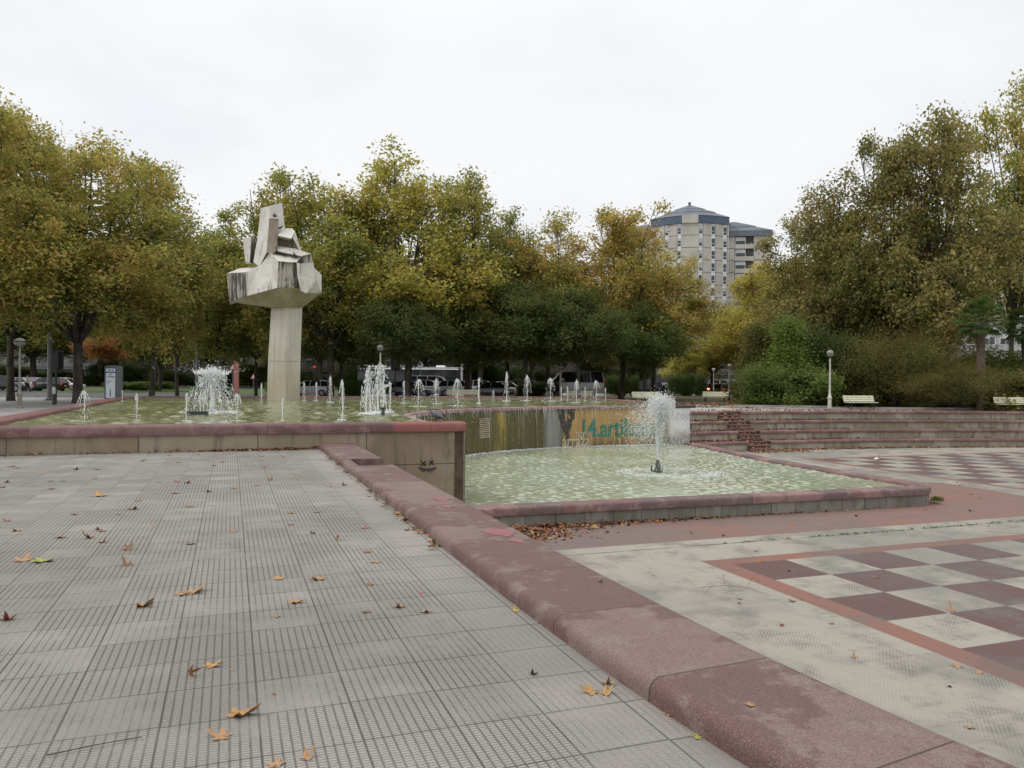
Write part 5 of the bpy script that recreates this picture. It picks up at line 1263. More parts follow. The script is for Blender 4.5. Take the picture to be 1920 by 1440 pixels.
T = [(-75, 40, 150, 175, TVN, 0, 'ochre', 'tall ochre tree cut by the left picture edge'),
 (20, 50, 200, 125, TVN, 1, 'orange', 'rusty ochre tree with a high peak behind the ornate lamp'),
 (146, 47, 232, 170, TVN, 2, 'ochre', 'broad ochre tree whose trunk stands left of the information panel'),
 (285, 55, 292, 95, TV, 2, 'ochre', 'pointed ochre tree right of the information panel'),
 (332, 60, 398, 75, SPARSE, 0, 'ochre', 'small thin trunked tree in the gap left of the sculpture'),
 (425, 66, 375, 95, TV, 4, 'yellowgreen', 'green and yellow tree behind the left of the sculpture'),
 (520, 64, 330, 110, TV, 5, 'yellowgreen', 'green and yellow tree right behind the sculpture'),
 (620, 62, 298, 125, TV, 0, 'yellowgreen', 'tall yellow green tree just right of the sculpture'),
 (765, 61, 278, 120, TV, 1, 'yellow', 'tallest yellow green tree above the bus'),
 (875, 64, 320, 95, TV, 2, 'ochre', 'ochre green tree above the parked silver cars'),
 (950, 68, 400, 75, TV, 3, 'yellowgreen', 'yellow green tree filling the dip above the thin jets'),
 (1030, 66, 396, 95, TV, 4, 'orange', 'orange tree above the pale post'),
 (1165, 66, 378, 112, TV, 5, 'orange', 'orange tree with a thin spire left of the tower block'),
 (1225, 72, 455, 92, TV, 0, 'ochre', 'ochre tree covering the left foot of the tower block'),
 (1335, 90, 575, 65, TV, 2, 'yellow', 'yellow tree under the tower block'),
 (1425, 84, 487, 75, TV, 3, 'yellow', 'yellow green tree in front of the right wing of the tower block'),
 (1500, 66, 405, 85, TV, 4, 'olive', 'olive tree at the left end of the right hand grove'),
 (1570, 60, 330, 95, TV, 1, 'olive', 'olive brown tree climbing in the right hand grove'),
 (1668, 57, 238, 110, TV, 5, 'olive', 'tall olive tree in the middle of the right hand grove'),
 (1770, 54, 200, 115, TV, 2, 'olive', 'highest full crowned olive tree of the right hand grove'),
 (1895, 62, 140, 105, SPARSE, 1, 'ochre', 'tall thinning tree at the right edge with sky showing through'),
 (2010, 60, 160, 110, SPARSE, 0, 'ochre', 'thinning tree beyond the right picture edge')]
for px, Y, top, hw, fam, v, pal, lb in T: tree(px, Y, top, hw, fam, v, pal, lb, GF)
for px, Y, top, hw, fam, v, pal, lb in [(765, 57, 535, 92, MIDT, 1, 'deepgreen', 'low dark green tree in front of the bus'), (882, 61, 560, 72, MIDT, 1, 'deepgreen', 'low green tree above the silver hatchbacks'),
   (985, 60, 520, 98, MIDT, 0, 'deepgreen', 'low dark green tree left of the white roofed van'), (1085, 58, 535, 98, MIDT, 2, 'deepgreen', 'low green tree over the white roofed van'), (1208, 62, 560, 76, MIDT, 1, 'darkgreen', 'low dark green tree behind the tall spray'),
   (640, 66, 560, 75, MIDT, 0, 'green', 'low green tree between the sculpture and the globe lamp'), (480, 70, 545, 80, MIDT, 2, 'green', 'low green tree hidden behind the sculpture column'), (1290, 88, 655, 34, LOWT, 1, 'yellow', 'small yellow tree over the dark hedge'),
   (218, 84, 605, 60, LOWT, 0, 'russet', 'low russet tree behind the information panel'), (300, 88, 590, 70, MIDT, 1, 'darkgreen', 'low dark tree behind the thin trunked tree')]:
    tree(px, Y, top, hw, fam, v, pal, lb, 'low trees beyond the pool', 'tree', 'low_tree')
bk = [(-60, 'green', 'green tree far back at the left edge'), (60, 'yellowgreen', 'yellow green tree far behind the ornate lamp'), (190, 'green', 'green tree far behind the information panel'), (300, 'olive', 'olive tree far behind the thin trunk'),
      (400, 'green', 'green tree far behind the big water burst'), (500, 'olive', 'olive tree far behind the sculpture column'), (600, 'green', 'green tree far behind the red signal'), (700, 'darkgreen', 'dark tree far behind the globe lamp'), (800, 'green', 'green tree far behind the bus'),
      (900, 'darkgreen', 'dark tree far behind the silver cars'), (1000, 'green', 'green tree far behind the dark off roader'), (1100, 'darkgreen', 'dark tree far behind the white roofed van'), (1190, 'olive', 'olive tree far left of the tower block'),
      (1470, 'olive', 'olive tree far behind the bright green bush'), (1570, 'green', 'green tree far behind the tall globe lamp'), (1680, 'olive', 'olive tree far behind the brown bush'), (1790, 'darkgreen', 'dark tree far behind the palm')]
for i, (px, pal, lb) in enumerate(bk): tree(px, 120+6*(i % 3), 515-25*(i % 4)+(60 if px > 1000 and px < 1300 else 0), 95, TV, i, pal, lb, GB)
# ------------------------------------------------------------------ bushes, hedges, palm
def bush_meshes(seed, lobes, ncl, per, sig, size, flat=.8, kite=(.55, .5), zb=.6):
    g = np.random.RandomState(seed); L = np.array(lobes, float); vol = (L[:, 3]*L[:, 4]*L[:, 5])**.8
    pick = g.choice(len(L), ncl, p=vol/vol.sum()); D = g.randn(ncl, 3); D /= np.linalg.norm(D, axis=1, keepdims=True)
    C = L[pick, :3]+D*(g.rand(ncl, 1)**.4)*L[pick, 3:6]; C = C[C[:, 2] > .12]
    V, Q = leaves_array(g, C, per, sig, size, flat, zb, kite); V[:, 2] = np.maximum(V[:, 2], .02)
    mb = MB()
    for c in C[:60]: c = Vector(c); mb.tube([(c.x*.12, c.y*.12, -.05), c*.5+Vector((0, 0, .1)), c], [.035, .022, .008], 4, cap=False)
    tm = bpy.data.meshes.new('stem'); tm.from_pydata(mb.V, [], mb.F); tm.materials.append(m_bark); tm.update()
    return np_mesh('foliage', V, Q, LM['green']), tm
def blob(n, g, w, h): return [(0, 0, h*.45, w*.7, w*.7, h*.45)]+[((g.rand()-.5)*1.5*w, (g.rand()-.5)*1.3*w, h*(.15+.6*g.rand()), w*(.25+.2*g.rand()), w*(.25+.2*g.rand()), h*(.16+.14*g.rand())) for _ in range(n)]
g = np.random.RandomState(1)
B1 = bush_meshes(1, blob(9, g, 1.6, 3.4), 120, 190, .26, .13, .9, (.35, .3)); B2 = bush_meshes(2, blob(11, g, 2.8, 3.6), 190, 330, .36, .10, .7, (.18, .18), .1); B3 = bush_meshes(3, blob(8, g, 1.4, 1.6), 90, 170, .2, .12)
SPIRE = bush_meshes(4, [(0, 0, 1.0, 1.3, 1.3, 1.0), (.1, 0, 2.2, 1.0, 1.0, 1.2), (0, .1, 3.4, .6, .6, 1.1), (.05, 0, 4.3, .25, .25, .6)], 130, 190, .24, .14, 1.1, (.3, .3))
HEDGE = bush_meshes(5, [(x, 0, .9, .8, .7, .85) for x in (-2.2, -1.1, 0, 1.1, 2.2)], 170, 170, .22, .11)
def bush(px, Y, top, hwpx, proto, hw, h, pal, label, name='bush', cat='bush', rz=0.0):
    b = XY(px, Y, .03); H = AT(px, top, Y).z; W = hwpx*Y/FPX
    o = empty(name, b, rz, label, cat, 'bushes round the plaza'); V_ = np.empty(len(proto[0].vertices)*3, np.float32); proto[0].vertices.foreach_get('co', V_); V_ = V_.reshape(-1, 3); hw = float(np.percentile(np.abs(V_[:, 0]), 97)); h = float(np.percentile(V_[:, 2], 99.7)); o.scale = (W/hw, W/hw, H/h)
    f = link_mesh('foliage', proto[0], o); set_mat(f, LM[pal]); link_mesh('stem', proto[1], o)
bush(1478, 52, 596, 50, SPIRE, 1.5, 4.9, 'bright', 'bright green pointed bush left of the tall globe lamp')
bush(1420, 54, 605, 45, SPIRE, 1.5, 4.9, 'brownsoft', 'brownish pointed bush behind the bright green one')
bush(1440, 49.5, 685, 46, B1, 1.7, 3.6, 'green', 'dense mid green bush at the foot of the bright pointed one')
bush(1562, 53, 618, 62, B1, 1.7, 3.6, 'deepgreen', 'dark green bush behind the tall globe lamp')
bush(1515, 50, 690, 60, B3, 1.5, 1.7, 'green', 'low green bush right of the stone edging')
bush(1600, 57, 640, 50, B1, 1.7, 3.6, 'green', 'dark leafy bush behind the slatted bench')
bush(1705, 51, 605, 118, B2, 3.0, 3.8, 'brownsoft', 'large feathery brown green bush behind the two benches')
bush(1800, 48.5, 668, 95, B2, 3.0, 3.8, 'brownsoft', 'feathery brown bush under the palm', rz=1.2)
bush(1660, 60, 650, 70, B2, 3.0, 3.8, 'olive', 'olive feathery bush behind the large brown green one', rz=2.5)
bush(1760, 51, 728, 60, B3, 1.5, 1.7, 'olive', 'low olive bush between the two benches')
bush(1880, 54, 655, 75, B1, 1.7, 3.6, 'green', 'dense green bush behind the bench at the right edge')
bush(1625, 52, 655, 55, B1, 1.7, 3.6, 'brownsoft', 'olive brown bush between the slatted bench and the large feathery bush')
bush(1288, 84, 700, 33, HEDGE, 3.0, 1.7, 'darkgreen', 'dark clipped hedge left of the red car', 'hedge', 'hedge')
bush(1165, 80, 702, 32, HEDGE, 3.0, 1.7, 'darkgreen', 'dark clipped hedge right of the white roofed van', 'hedge', 'hedge')
bush(668, 64, 712, 32, HEDGE, 3.0, 1.7, 'darkgreen', 'clipped hedge behind the jets left of the globe lamp', 'hedge', 'hedge')
bush(540, 78, 715, 40, HEDGE, 3.0, 1.7, 'green', 'clipped hedge behind the sculpture column', 'hedge', 'hedge')
bush(260, 92, 716, 60, HEDGE, 3.0, 1.7, 'green', 'clipped hedge on the lawn right of the information panel', 'hedge', 'hedge')
bush(1010, 70, 716, 40, HEDGE, 3.0, 1.7, 'darkgreen', 'clipped hedge behind the wide oval jet', 'hedge', 'hedge')
bush(1905, 49, 700, 80, B3, 1.5, 1.7, 'olive', 'low bush below the palm at the right edge')
names_ = ['far left', 'behind the ornate lamp', 'behind the walking person', 'behind the black signal', 'behind the broad trunk', 'left of the information panel', 'behind the information panel', 'right of the information panel', 'left of the big burst', 'behind the big burst', 'behind the pink pillar', 'left of the column', 'right of the red signal', 'left of the globe lamp', 'behind the bus front', 'behind the bus rear', 'behind the silver hatchback', 'behind the grey car', 'behind the dark off roader', 'right of the pale post', 'behind the white roofed van', 'right of the clipped hedge']
for i, nm_ in enumerate(names_):
    bush(-20+i*57, 131+3*(i % 3), 676+9*(i % 4), 42, B1, 1.7, 3.6, 'darkgreen' if i % 3 else 'green', 'dark far bush under the trees '+nm_, rz=i*1.3)
m_frond = material('palm_frond', leaf_fn([(.2, (.02, .045, .012)), (.55, (.04, .085, .022)), (.9, (.085, .12, .035))], .4))
m_ptrunk = plain('palm_trunk', (.10, .075, .055), .9, .35, 6, .8)
def palm(px, Y, top, label):
    b = XY(px, Y); H = AT(px, top, Y).z; o = empty('palm_tree', b, 0, label, 'palm tree'); hb = H-.9
    MB().tube([(0, 0, -.1), (.02, 0, hb*.5), (0, .02, hb)], [.2, .22, .26], 12).build('trunk', m_ptrunk, o, 60)
    g = np.random.RandomState(6)
    for i in range(46):
        a = i*2.4; el = R(80-115*(i/45)); ln = .75+.25*g.rand(); d = Vector((math.cos(a)*math.cos(el), math.sin(a)*math.cos(el), math.sin(el))); s = Vector((0, 0, hb-.15+.3*(1-i/45))); e_ = s+d*ln
        mb = MB(); mb.tube([s, e_], [.02, .014], 4); side = d.cross(Vector((0, 0, 1))).normalized(); nrm = side.cross(d)
        for k in range(15):
            q = R(-80+160*k/14); v = (d*math.cos(q)+side*math.sin(q)).normalized(); l2 = .75*(.75+.25*math.cos(q)); w_ = side*math.cos(q)-d*math.sin(q)
            tip = e_+v*l2+Vector((0, 0, -.22*l2-.10*abs(math.sin(q)))); m_ = e_+v*l2*.55+nrm*.03
            mb.add([e_, m_+w_*.05, tip, m_-w_*.05], [(0, 1, 2, 3)])
        mb.build('frond', m_frond, o)
palm(1838, 47, 574, 'fan palm with drooping leaves standing over the brown bush at the right')
palm(1922, 52, 588, 'second fan palm cut by the right picture edge')
# weeds in the joints
def tuft(g, c, n, h, sp_):
    vs = []; fs = []
    for _ in range(n):
        a = g.rand()*6.283; x, y = c[0]+g.randn()*sp_, c[1]+g.randn()*sp_; l = h*(.4+.8*g.rand()); w_ = .006+.006*g.rand(); dx_, dy_ = math.cos(a)*l*.6, math.sin(a)*l*.6; px_, py_ = -math.sin(a)*w_, math.cos(a)*w_
        k = len(vs); vs += [(x-px_, y-py_, c[2]), (x+px_, y+py_, c[2]), (x+dx_*.5+px_, y+dy_*.5+py_, c[2]+l*.7), (x+dx_, y+dy_, c[2]+l*.8), (x+dx_*.5-px_, y+dy_*.5-py_, c[2]+l*.7)]; fs.append((k, k+1, k+2, k+3, k+4))
    return vs, fs
g = np.random.RandomState(9); mb = MB()
for _ in range(60):
    y = -11.5+11.2*g.rand(); dens = .5+.5*math.sin(y*2.3)+.4*math.sin(y*5.1)
    if g.rand() < dens: mb.add(*tuft(g, (7.345-.02*g.rand(), y, 0), 5, .025+.025*g.rand(), .02))
for _ in range(120):
    x = 15+14*g.rand(); mb.add(*tuft(g, (x, -4.3+.02*g.randn(), LOW), 5, .04, .03))
tag(mb.build('joint_weeds', LM['green'], None, None, (O2.x, O2.y, 0), AX), kind='stuff')
mb = MB(); c = toE(G(1750, 938, LOW))
for _ in range(9): mb.add(*tuft(g, (c[0]+.1+g.randn()*.07, c[1]+g.randn()*.12, LOW), 9, .13, .05))
tag(mb.build('weed_plant', LM['green'], None, None, (O2.x, O2.y, 0), AX), 'tuft of weeds growing at the rounded corner of the lower pool', 'weed')
# ------------------------------------------------------------------ tower block
m_bconc = plain('tower_concrete', (.46, .435, .385), .85, .12, .25, .1)
m_bjoint = plain('tower_joint', (.055, .055, .055), .8, .1, 1)
m_slate = plain('blue_slate_roof', (.095, .115, .138), .55, .18, .5, .1)
m_slate2 = plain('slate_fascia', (.055, .085, .13), .5, .1, .5)
m_frame = plain('white_frame', (.74, .74, .74), .5, .05, 3)
m_pane = plain('window_pane', (.045, .05, .06), .08, .3, .3)
m_blind = plain('pale_blind', (.46, .47, .49), .6, .1, 1)
m_bbrown = plain('brown_balcony', (.19, .17, .15), .8, .1, .5)
BY = 183.0; FH = 2.92
bc = XY(1291, BY); KB = BY/FPX
ztop = AT(1291, 418, BY).z                       # top of the wall below the eaves
tw = empty('tower_block', bc, math.atan2(-bc.x, bc.y)*.9, 'tall concrete tower block with a blue slate roof and white framed windows above the trees', 'building')
HALF = [(1.95, 0.0, 'p'), (3.05, .25, 'w'), (4.95, 1.3, 'p'), (6.0, 1.55, 'w'), (7.75, 2.9, 'p'), (8.8, 3.15, 'w'), (9.15, 3.6, 'p')]
right = [(-1.95, 0.0)]+[(x, y) for x, y, _ in HALF]
kinds = ['p']+[k for *_, k in HALF][1:]
facets = []                                      # (p, q, kind) left to right
for i in range(len(right)-1): facets.append((right[i], right[i+1], kinds[i]))
for (p, q, k) in list(facets[1:]): facets.insert(0, ((-q[0], q[1]), (-p[0], p[1]), k))
nf = 14; base_z = ztop-nf*FH
wm = MB(); jm = MB()
for p, q, k in facets:
    d = Vector((q[0]-p[0], q[1]-p[1])); nr = Vector((d.y, -d.x)).normalized()
    for f in range(nf):
        za, zb = base_z+f*FH, base_z+(f+1)*FH
        if k == 'p':
            v = [(p[0]+nr.x*o, p[1]+nr.y*o, z) for o in (.0,) for z in (za+.13, zb)]; w = [(q[0]+nr.x*0, q[1]+nr.y*0, z) for z in (za+.13, zb)]
            wm.add([v[0], w[0], w[1], v[1]], [(0, 1, 2, 3)])
            e = .18; a = (p[0]-nr.x*e, p[1]-nr.y*e); b = (q[0]-nr.x*e, q[1]-nr.y*e)
            jm.add([(a[0], a[1], za-.02), (b[0], b[1], za-.02), (b[0], b[1], za+.15), (a[0], a[1], za+.15)], [(0, 1, 2, 3)])
            wm.add([(p[0], p[1], za+.13), (q[0], q[1], za+.13), (b[0], b[1], za+.13), (a[0], a[1], za+.13), (p[0], p[1], zb), (q[0], q[1], zb), (b[0], b[1], zb), (a[0], a[1], zb)], [(3, 2, 1, 0), (4, 5, 6, 7)])
        else:
            a = (p[0]-nr.x*.22, p[1]-nr.y*.22); b = (q[0]-nr.x*.22, q[1]-nr.y*.22)
            wm.add([(a[0], a[1], za), (b[0], b[1], za), (b[0], b[1], zb), (a[0], a[1], zb)], [(0, 1, 2, 3)])
            if f >= 1 and (f >= 4 or f == 1):
                L = d.length; M_ = Matrix(((d.x/L, nr.x, 0, (a[0]+b[0])/2), (d.y/L, nr.y, 0, (a[1]+b[1])/2), (0, 0, 1, za), (0, 0, 0, 1)))
                b_ = MB(); h = .46
                b_.box(-h-.04, h+.04, .0, .05, .08, 2.86, 0, M_); rr = random.random(); bl = .35+.9*rr if rr > .35 else .25
                b_.box(-h+.09, h-.09, .052, .06, .42, 1.08, 1, M_); b_.box(-h+.09, h-.09, .052, .06, 1.18, 2.45-bl, 1, M_); b_.box(-h+.09, h-.09, .054, .07, 2.45-bl, 2.45, 2, M_)
                b_.build('window', [m_frame, m_pane, m_blind], tw)
wm.build('wall', m_bconc, tw); jm.build('floor_joints', m_bjoint, tw)
back = MB(); back.box(-9.1, 9.1, 3.6, 16, 0, ztop-.01); back.build('rear_volume', m_bconc, tw)
base = MB(); base.box(-11, 13, -2.5, 3.4, 0, base_z+.2) if base_z > 1 else None
# roof: fascia ring, then a stepped pyramid
pl = [(-9.3, 3.3), (-4.9, .7), (-2.2, -.35), (2.2, -.35), (4.9, .7), (9.3, 3.3), (9.3, 12), (4, 16), (-4, 16), (-9.3, 12)]
def grow(k, dz=0): cx, cy = 0, 7.5; return [(cx+(x-cx)*k, cy+(y-cy)*k) for x, y in pl]
fs = MB(); r0 = [(x, y, ztop) for x, y in grow(1.0)]; r1 = [(x, y, ztop+1.75) for x, y in grow(.985)]; fs.loft([r0, r1]); fs.build('roof_fascia', m_slate2, tw)
cpn = MB(); cpn.box(-1.9, 1.9, -.46, .3, ztop-.05, ztop+1.9); cpn.build('front_parapet', m_bconc, tw)
zr = ztop+1.76; rf = MB(); steps_ = [(1.0, 0), (.66, 1.35), (.64, 1.65), (.40, 2.5), (.38, 2.75), (.02, 4.1)]
rf.loft([[(x, y, zr+dz) for x, y in grow(k)] for k, dz in steps_]); rf.build('roof', m_slate, tw)
b = MB(); b.box(-.3, .3, 7.2, 7.8, zr+4.0, zr+4.8); b.build('chimney', m_slate2, tw)
def wing(s, name, xw, dy, drop):
    o = MB(); x0, x1 = 8.6, 8.6+xw; zt_ = ztop-drop; y0 = dy
    xs = lambda a, b_: (s*a, s*b_) if s > 0 else (s*b_, s*a)
    for f in range(nf):
        za, zb = zt_-(f+1)*FH, zt_-f*FH
        if za < 0: break
        for a, b_ in ((x0, x0+2.0), (x0+6.4, x1)):
            q = xs(a, b_); o.box(q[0], q[1], y0, y0+.3, za+.14, zb)
        q = xs(x0+2.0, x0+6.4); o.box(q[0], q[1], y0-.25, y0-.05, za-.05, za+1.0)
    o.build(name, m_bconc, tw)
    bk_ = MB(); q = xs(x0, x1-.05); bk_.box(q[0], q[1], y0+.18, y0+8, 0, zt_); bk_.build('wing_volume', m_bjoint, tw)
    for f in range(8):
        za = zt_-(f+1)*FH; a = x0+2.2; q = xs(a, a+2.3); b_ = MB(); b_.box(q[0], q[1], y0+.05, y0+.1, za+1.0, za+2.7); b_.box(q[0]+.1, q[1]-.1, y0+.03, y0+.045, za+1.05, za+1.9, 1); b_.box(q[0]+.1, q[1]-.1, y0+.03, y0+.045, za+2.0, za+2.6, 2)
        b_.build('window', [m_frame, m_pane, m_blind], tw)
    pl2 = [(xs(x0-.5, x1+.4)[0], y0-.5), (xs(x0-.5, x1+.4)[1], y0-.5), (xs(x0-.5, x1+.4)[1], y0+9), (xs(x0-.5, x1+.4)[0], y0+9)]
    cx = s*(x0+1.5); cy = y0+4.5
    g2 = lambda k, z: [(cx+(x-cx)*k, cy+(y-cy)*k, z) for x, y in pl2]
    MB().loft([g2(1, zt_-.02), g2(.985, zt_+1.3), g2(.6, zt_+2.5), g2(.58, zt_+2.75), g2(.1, zt_+4.3)]).build('roof', m_slate, tw)
wing(1, 'wing_wall', 10.4, 5.0, 2.6); wing(-1, 'wing_wall', 10.0, 5.0, 2.6)
# other blocks behind the trees
m_blk = {'grey': plain('grey_facade', (.19, .185, .18), .85, .15, .3), 'pale': plain('pale_facade', (.42, .42, .42), .85, .1, .3), 'brown': plain('brown_facade', (.075, .06, .052), .85, .15, .3)}
def block(px0, px1, Y, floors, mk, label, cols, wfloors):
    a, b = XY(px0, Y), XY(px1, Y); W = b.x-a.x; o = empty('apartment_block', a, 0, label, 'building', 'apartment blocks behind the trees'); H = floors*3.0+3.4
    mb = MB(); mb.box(0, W, 0, 12, 3.2, H); mb.box(0, W, 4.0, 12, 0, 3.2); bevel(mb.build('wall', m_blk[mk], o), .02)
    for i in range(int(W/7)+1): mb = MB(); x = min(i*7.0, W-.6); mb.box(x, x+.6, .1, .7, 0, 3.2); mb.build('pillar', m_blk[mk], o)
    mb = MB(); mb.box(.2, W-.2, 3.9, 3.97, .2, 2.9); mb.build('shop_front', m_pane, o)
    mb = MB(); mb.box(-.2, W+.2, -.5, .05, 3.05, 3.35); mb.build('canopy', m_blk[mk], o)
    for f in range(wfloors):
        mb = MB(); z = 3.6+f*3.0; mb.box(.1, W-.1, -.30, -.02, z-.12, z+.1); mb.build('ledge', m_blk[mk], o)
        for c in range(cols):
            x = W*(c+.5)/cols; wv = min(.9, W/cols*.36); mb = MB(); mb.box(x-wv, x+wv, -.05, -.003, z+.75, z+2.25); mb.box(x-wv+.08, x-.04, -.065, -.052, z+.83, z+1.7, 1); mb.box(x+.04, x+wv-.08, -.065, -.052, z+.83, z+1.9, 1); mb.build('window', [m_frame if mk == 'pale' else m_steel, m_pane], o)
    mb = MB(); mb.box(-.3, W+.3, -.4, 12.3, H, H+.35); mb.build('roof', m_blk['grey'], o)
block(-160, 180, 150, 5, 'grey', 'grey apartment block behind the trees at the left edge', 12, 5)
block(178, 530, 160, 4, 'brown', 'brown apartment block hidden behind the trees left of the sculpture', 10, 3)
block(528, 897, 156, 4, 'brown', 'brown apartment block behind the bus', 10, 4)
block(894, 1217, 160, 4, 'brown', 'dark brown block behind the orange trees', 9, 3)
block(1215, 1440, 150, 1, 'grey', 'low grey building with a pale canopy at the foot of the tower block', 8, 1)
block(1480, 1750, 150, 5, 'brown', 'brown block hidden behind the right hand grove', 8, 4)
block(1775, 2120, 112, 6, 'pale', 'pale building with ledges seen through the thinning tree at the right', 11, 6)
# ------------------------------------------------------------------ fallen leaves
def leafmat(name, c1, c2):
    def f(n):
        o = n.obj(); a = n.noise(o, 16, 3, .6); x, y, z = n.xyz(o); v = n.ss(n.abs(n.fract(n.m('ARCTAN2', y, x)*1.11+.5)-.5), .05, .0)
        c = n.mix(n.ss(a, .35, .65), c1, c2); c = n.mix(v*.5, c, [k*.55 for k in c1]); c = n.mix(n.ss(n.noise(o, 40, 2), .62, .7)*.6, c, (.06, .035, .015))
        return n.pbr(c, .6, None)
    return material(name, f)
FL = {'tan': leafmat('tan_leaf', (.31, .165, .075), (.42, .25, .125)), 'ochre': leafmat('ochre_leaf', (.34, .18, .05), (.46, .27, .10)), 'brown': leafmat('brown_leaf', (.17, .075, .03), (.26, .12, .05)),
      'red': leafmat('red_leaf', (.22, .06, .04), (.30, .10, .06)), 'yellow': leafmat('yellow_leaf', (.50, .34, .03), (.55, .42, .07)), 'green': leafmat('green_leaf', (.24, .26, .06), (.40, .36, .09)), 'dark': leafmat('dark_leaf', (.045, .05, .03), (.08, .075, .04)), 'pink': leafmat('magenta_leaf', (.42, .07, .10), (.5, .12, .14))}
def leaf_mesh(seed, curl):
    # five pointed plane leaf: outline round a centre vein fan, edges curled, with a stalk
    g = np.random.RandomState(seed); tips = [(-145, .36), (-68, .48), (0, .56), (68, .48), (145, .36)]; out = []
    for i, (a, r) in enumerate(tips):
        r *= .9+.2*g.rand()
        out += [(a-19, r*.60), (a-12, r*.80), (a-9, r*.72), (a, r), (a+9, r*.74), (a+13, r*.80), (a+19, r*.58)]
        if i < 4: out.append(((a+tips[i+1][0])/2, .19+.04*g.rand()))
    k = len(out); vs = [(0, 0, .02)]; ph = g.rand()*6
    def zc(x, y, r, a): return .012+curl*(r**2)*(.8+.9*math.sin(a*1.5+ph))+.05*curl*math.sin(a*5+ph)
    for sc2 in (.5, 1.0):
        for a, r in out:
            q = R(a); rr = r*sc2; x, y = rr*math.cos(q), rr*math.sin(q); vs.append((x, y, max(.004, zc(x, y, rr, q))))
    fs = [(0, 1+i, 1+(i+1) % k) for i in range(k-1)]+[(1+i, 1+k+i, 1+k+i+1, 1+i+1) for i in range(k-1)]
    mb = MB().add(vs, fs); mb.tube([(0, 0, .018), (-.16, .02, .03), (-.34, .06*g.randn(), .05)], [.010, .008, .007], 5)
    me = bpy.data.meshes.new('fallen_leaf'); me.from_pydata(mb.V, [], mb.F); me.materials.append(FL['tan']); me.polygons.foreach_set('use_smooth', [True]*len(me.polygons)); me.update(); return me
LMH = [leaf_mesh(s, c) for s, c in ((1, .3), (2, .5), (3, .75), (4, .4), (5, 1.2), (6, .25))]
def leaf(px, py, wpx, col, label, v=None, z=0.0, tilt=0.0):
    p = G(px, py, z); k = wpx/FPX*math.hypot(p.x, p.y)/.85
    v = random.randrange(6) if v is None else v
    o = link_mesh('fallen_leaf', LMH[v], None, p+Vector((0, 0, .002))); o.scale = (k, k, k); o.rotation_euler = (tilt, R(random.uniform(-4, 4)), random.uniform(0, 6.28))
    if tilt: o.location.z += k*.3*abs(math.sin(tilt))
    o.material_slots[0].link = 'OBJECT'; o.material_slots[0].material = FL[col]
    tag(o, label, 'leaf', 'fallen leaves on the paving'); return o
A = lambda x, y: (x/2.4, 840+y/2.4)
Bq = lambda x, y: (700+x/2.4, 840+y/2.4)
Cq = lambda x, y: (1120+x/2.4, 840+y/2.4)
big = [(A(1075,1200),58,'ochre','largest golden leaf with a long stalk near the bottom of the terrace',2),(A(1000,1300),48,'tan','flat tan leaf just below the largest golden leaf',1),(A(1377,1398),30,'tan','curled tan leaf at the bottom edge of the terrace',4),(A(1240,1428),40,'tan','tan leaf cut by the bottom edge of the picture',0),
 (A(948,982),36,'ochre','pale golden leaf just above the upright brown leaf',3),(A(640,712),38,'tan','single curled tan leaf left of the paired tan leaves',2),(A(865,652),44,'tan','right leaf of the paired tan leaves in mid terrace',2),(A(812,660),30,'tan','left leaf of the paired tan leaves in mid terrace',1),
 (A(1325,695),30,'ochre','golden leaf below two yellow leaves right of mid terrace',3),(A(1435,590),34,'ochre','right one of two yellow leaves right of mid terrace',1),(A(1255,590),27,'ochre','left one of two yellow leaves right of mid terrace',0),(A(1795,716),28,'tan','tan leaf near the coping in line with the pale tan leaf',2),
 (Bq(237,737),28,'tan','pale tan leaf beside the coping in mid terrace',1),(A(95,508),34,'tan','tan end of the two leaves at the left edge of the terrace',1),(A(182,510),42,'green','yellow green leaf beside the tan one at the left edge',0),(A(35,772),27,'red','reddish curled leaf at the left edge of the terrace',4),
 (Bq(1055,1060),28,'tan','small tan leaf resting against the coping above the golden pair',4),(Bq(985,1100),38,'ochre','left leaf of the golden pair beside the coping',2),(Bq(1042,1108),28,'ochre','curled right leaf of the golden pair beside the coping',4),(Bq(640,735),15,'yellow','bright yellow leaf tucked against the coping',4),
 (Bq(722,1018),20,'dark','dark green curled leaf on the terrace by the coping',4),(Bq(1462,1305),24,'green','yellow green leaf in the joint at the coping near the bottom',1),(Bq(1322,1200),22,'tan','pair of torn tan scraps in the joint at the coping',4),(A(450,217),31,'ochre','wide golden leaf on the far left of the terrace',1),(A(1895,652),13,'pink','magenta leaf near the coping in mid terrace',0)]
for (q, w_, c, lb, v) in big: leaf(q[0], q[1], w_, c, lb, v)
leaf(*A(855, 1030), 22, 'brown', 'brown leaf standing on edge just below the pale golden leaf', 4, 0, R(75)); leaf(*A(1520, 415), 14, 'brown', 'dark leaf standing on edge near the far coping', 4, 0, R(70))
leaf(*Bq(1700, 1158), 22, 'tan', 'tan leaf lying on top of the coping near the bottom', 1, .122); leaf(*Bq(1022, 602), 11, 'dark', 'small dark leaf lying on top of the coping', 4, .122)
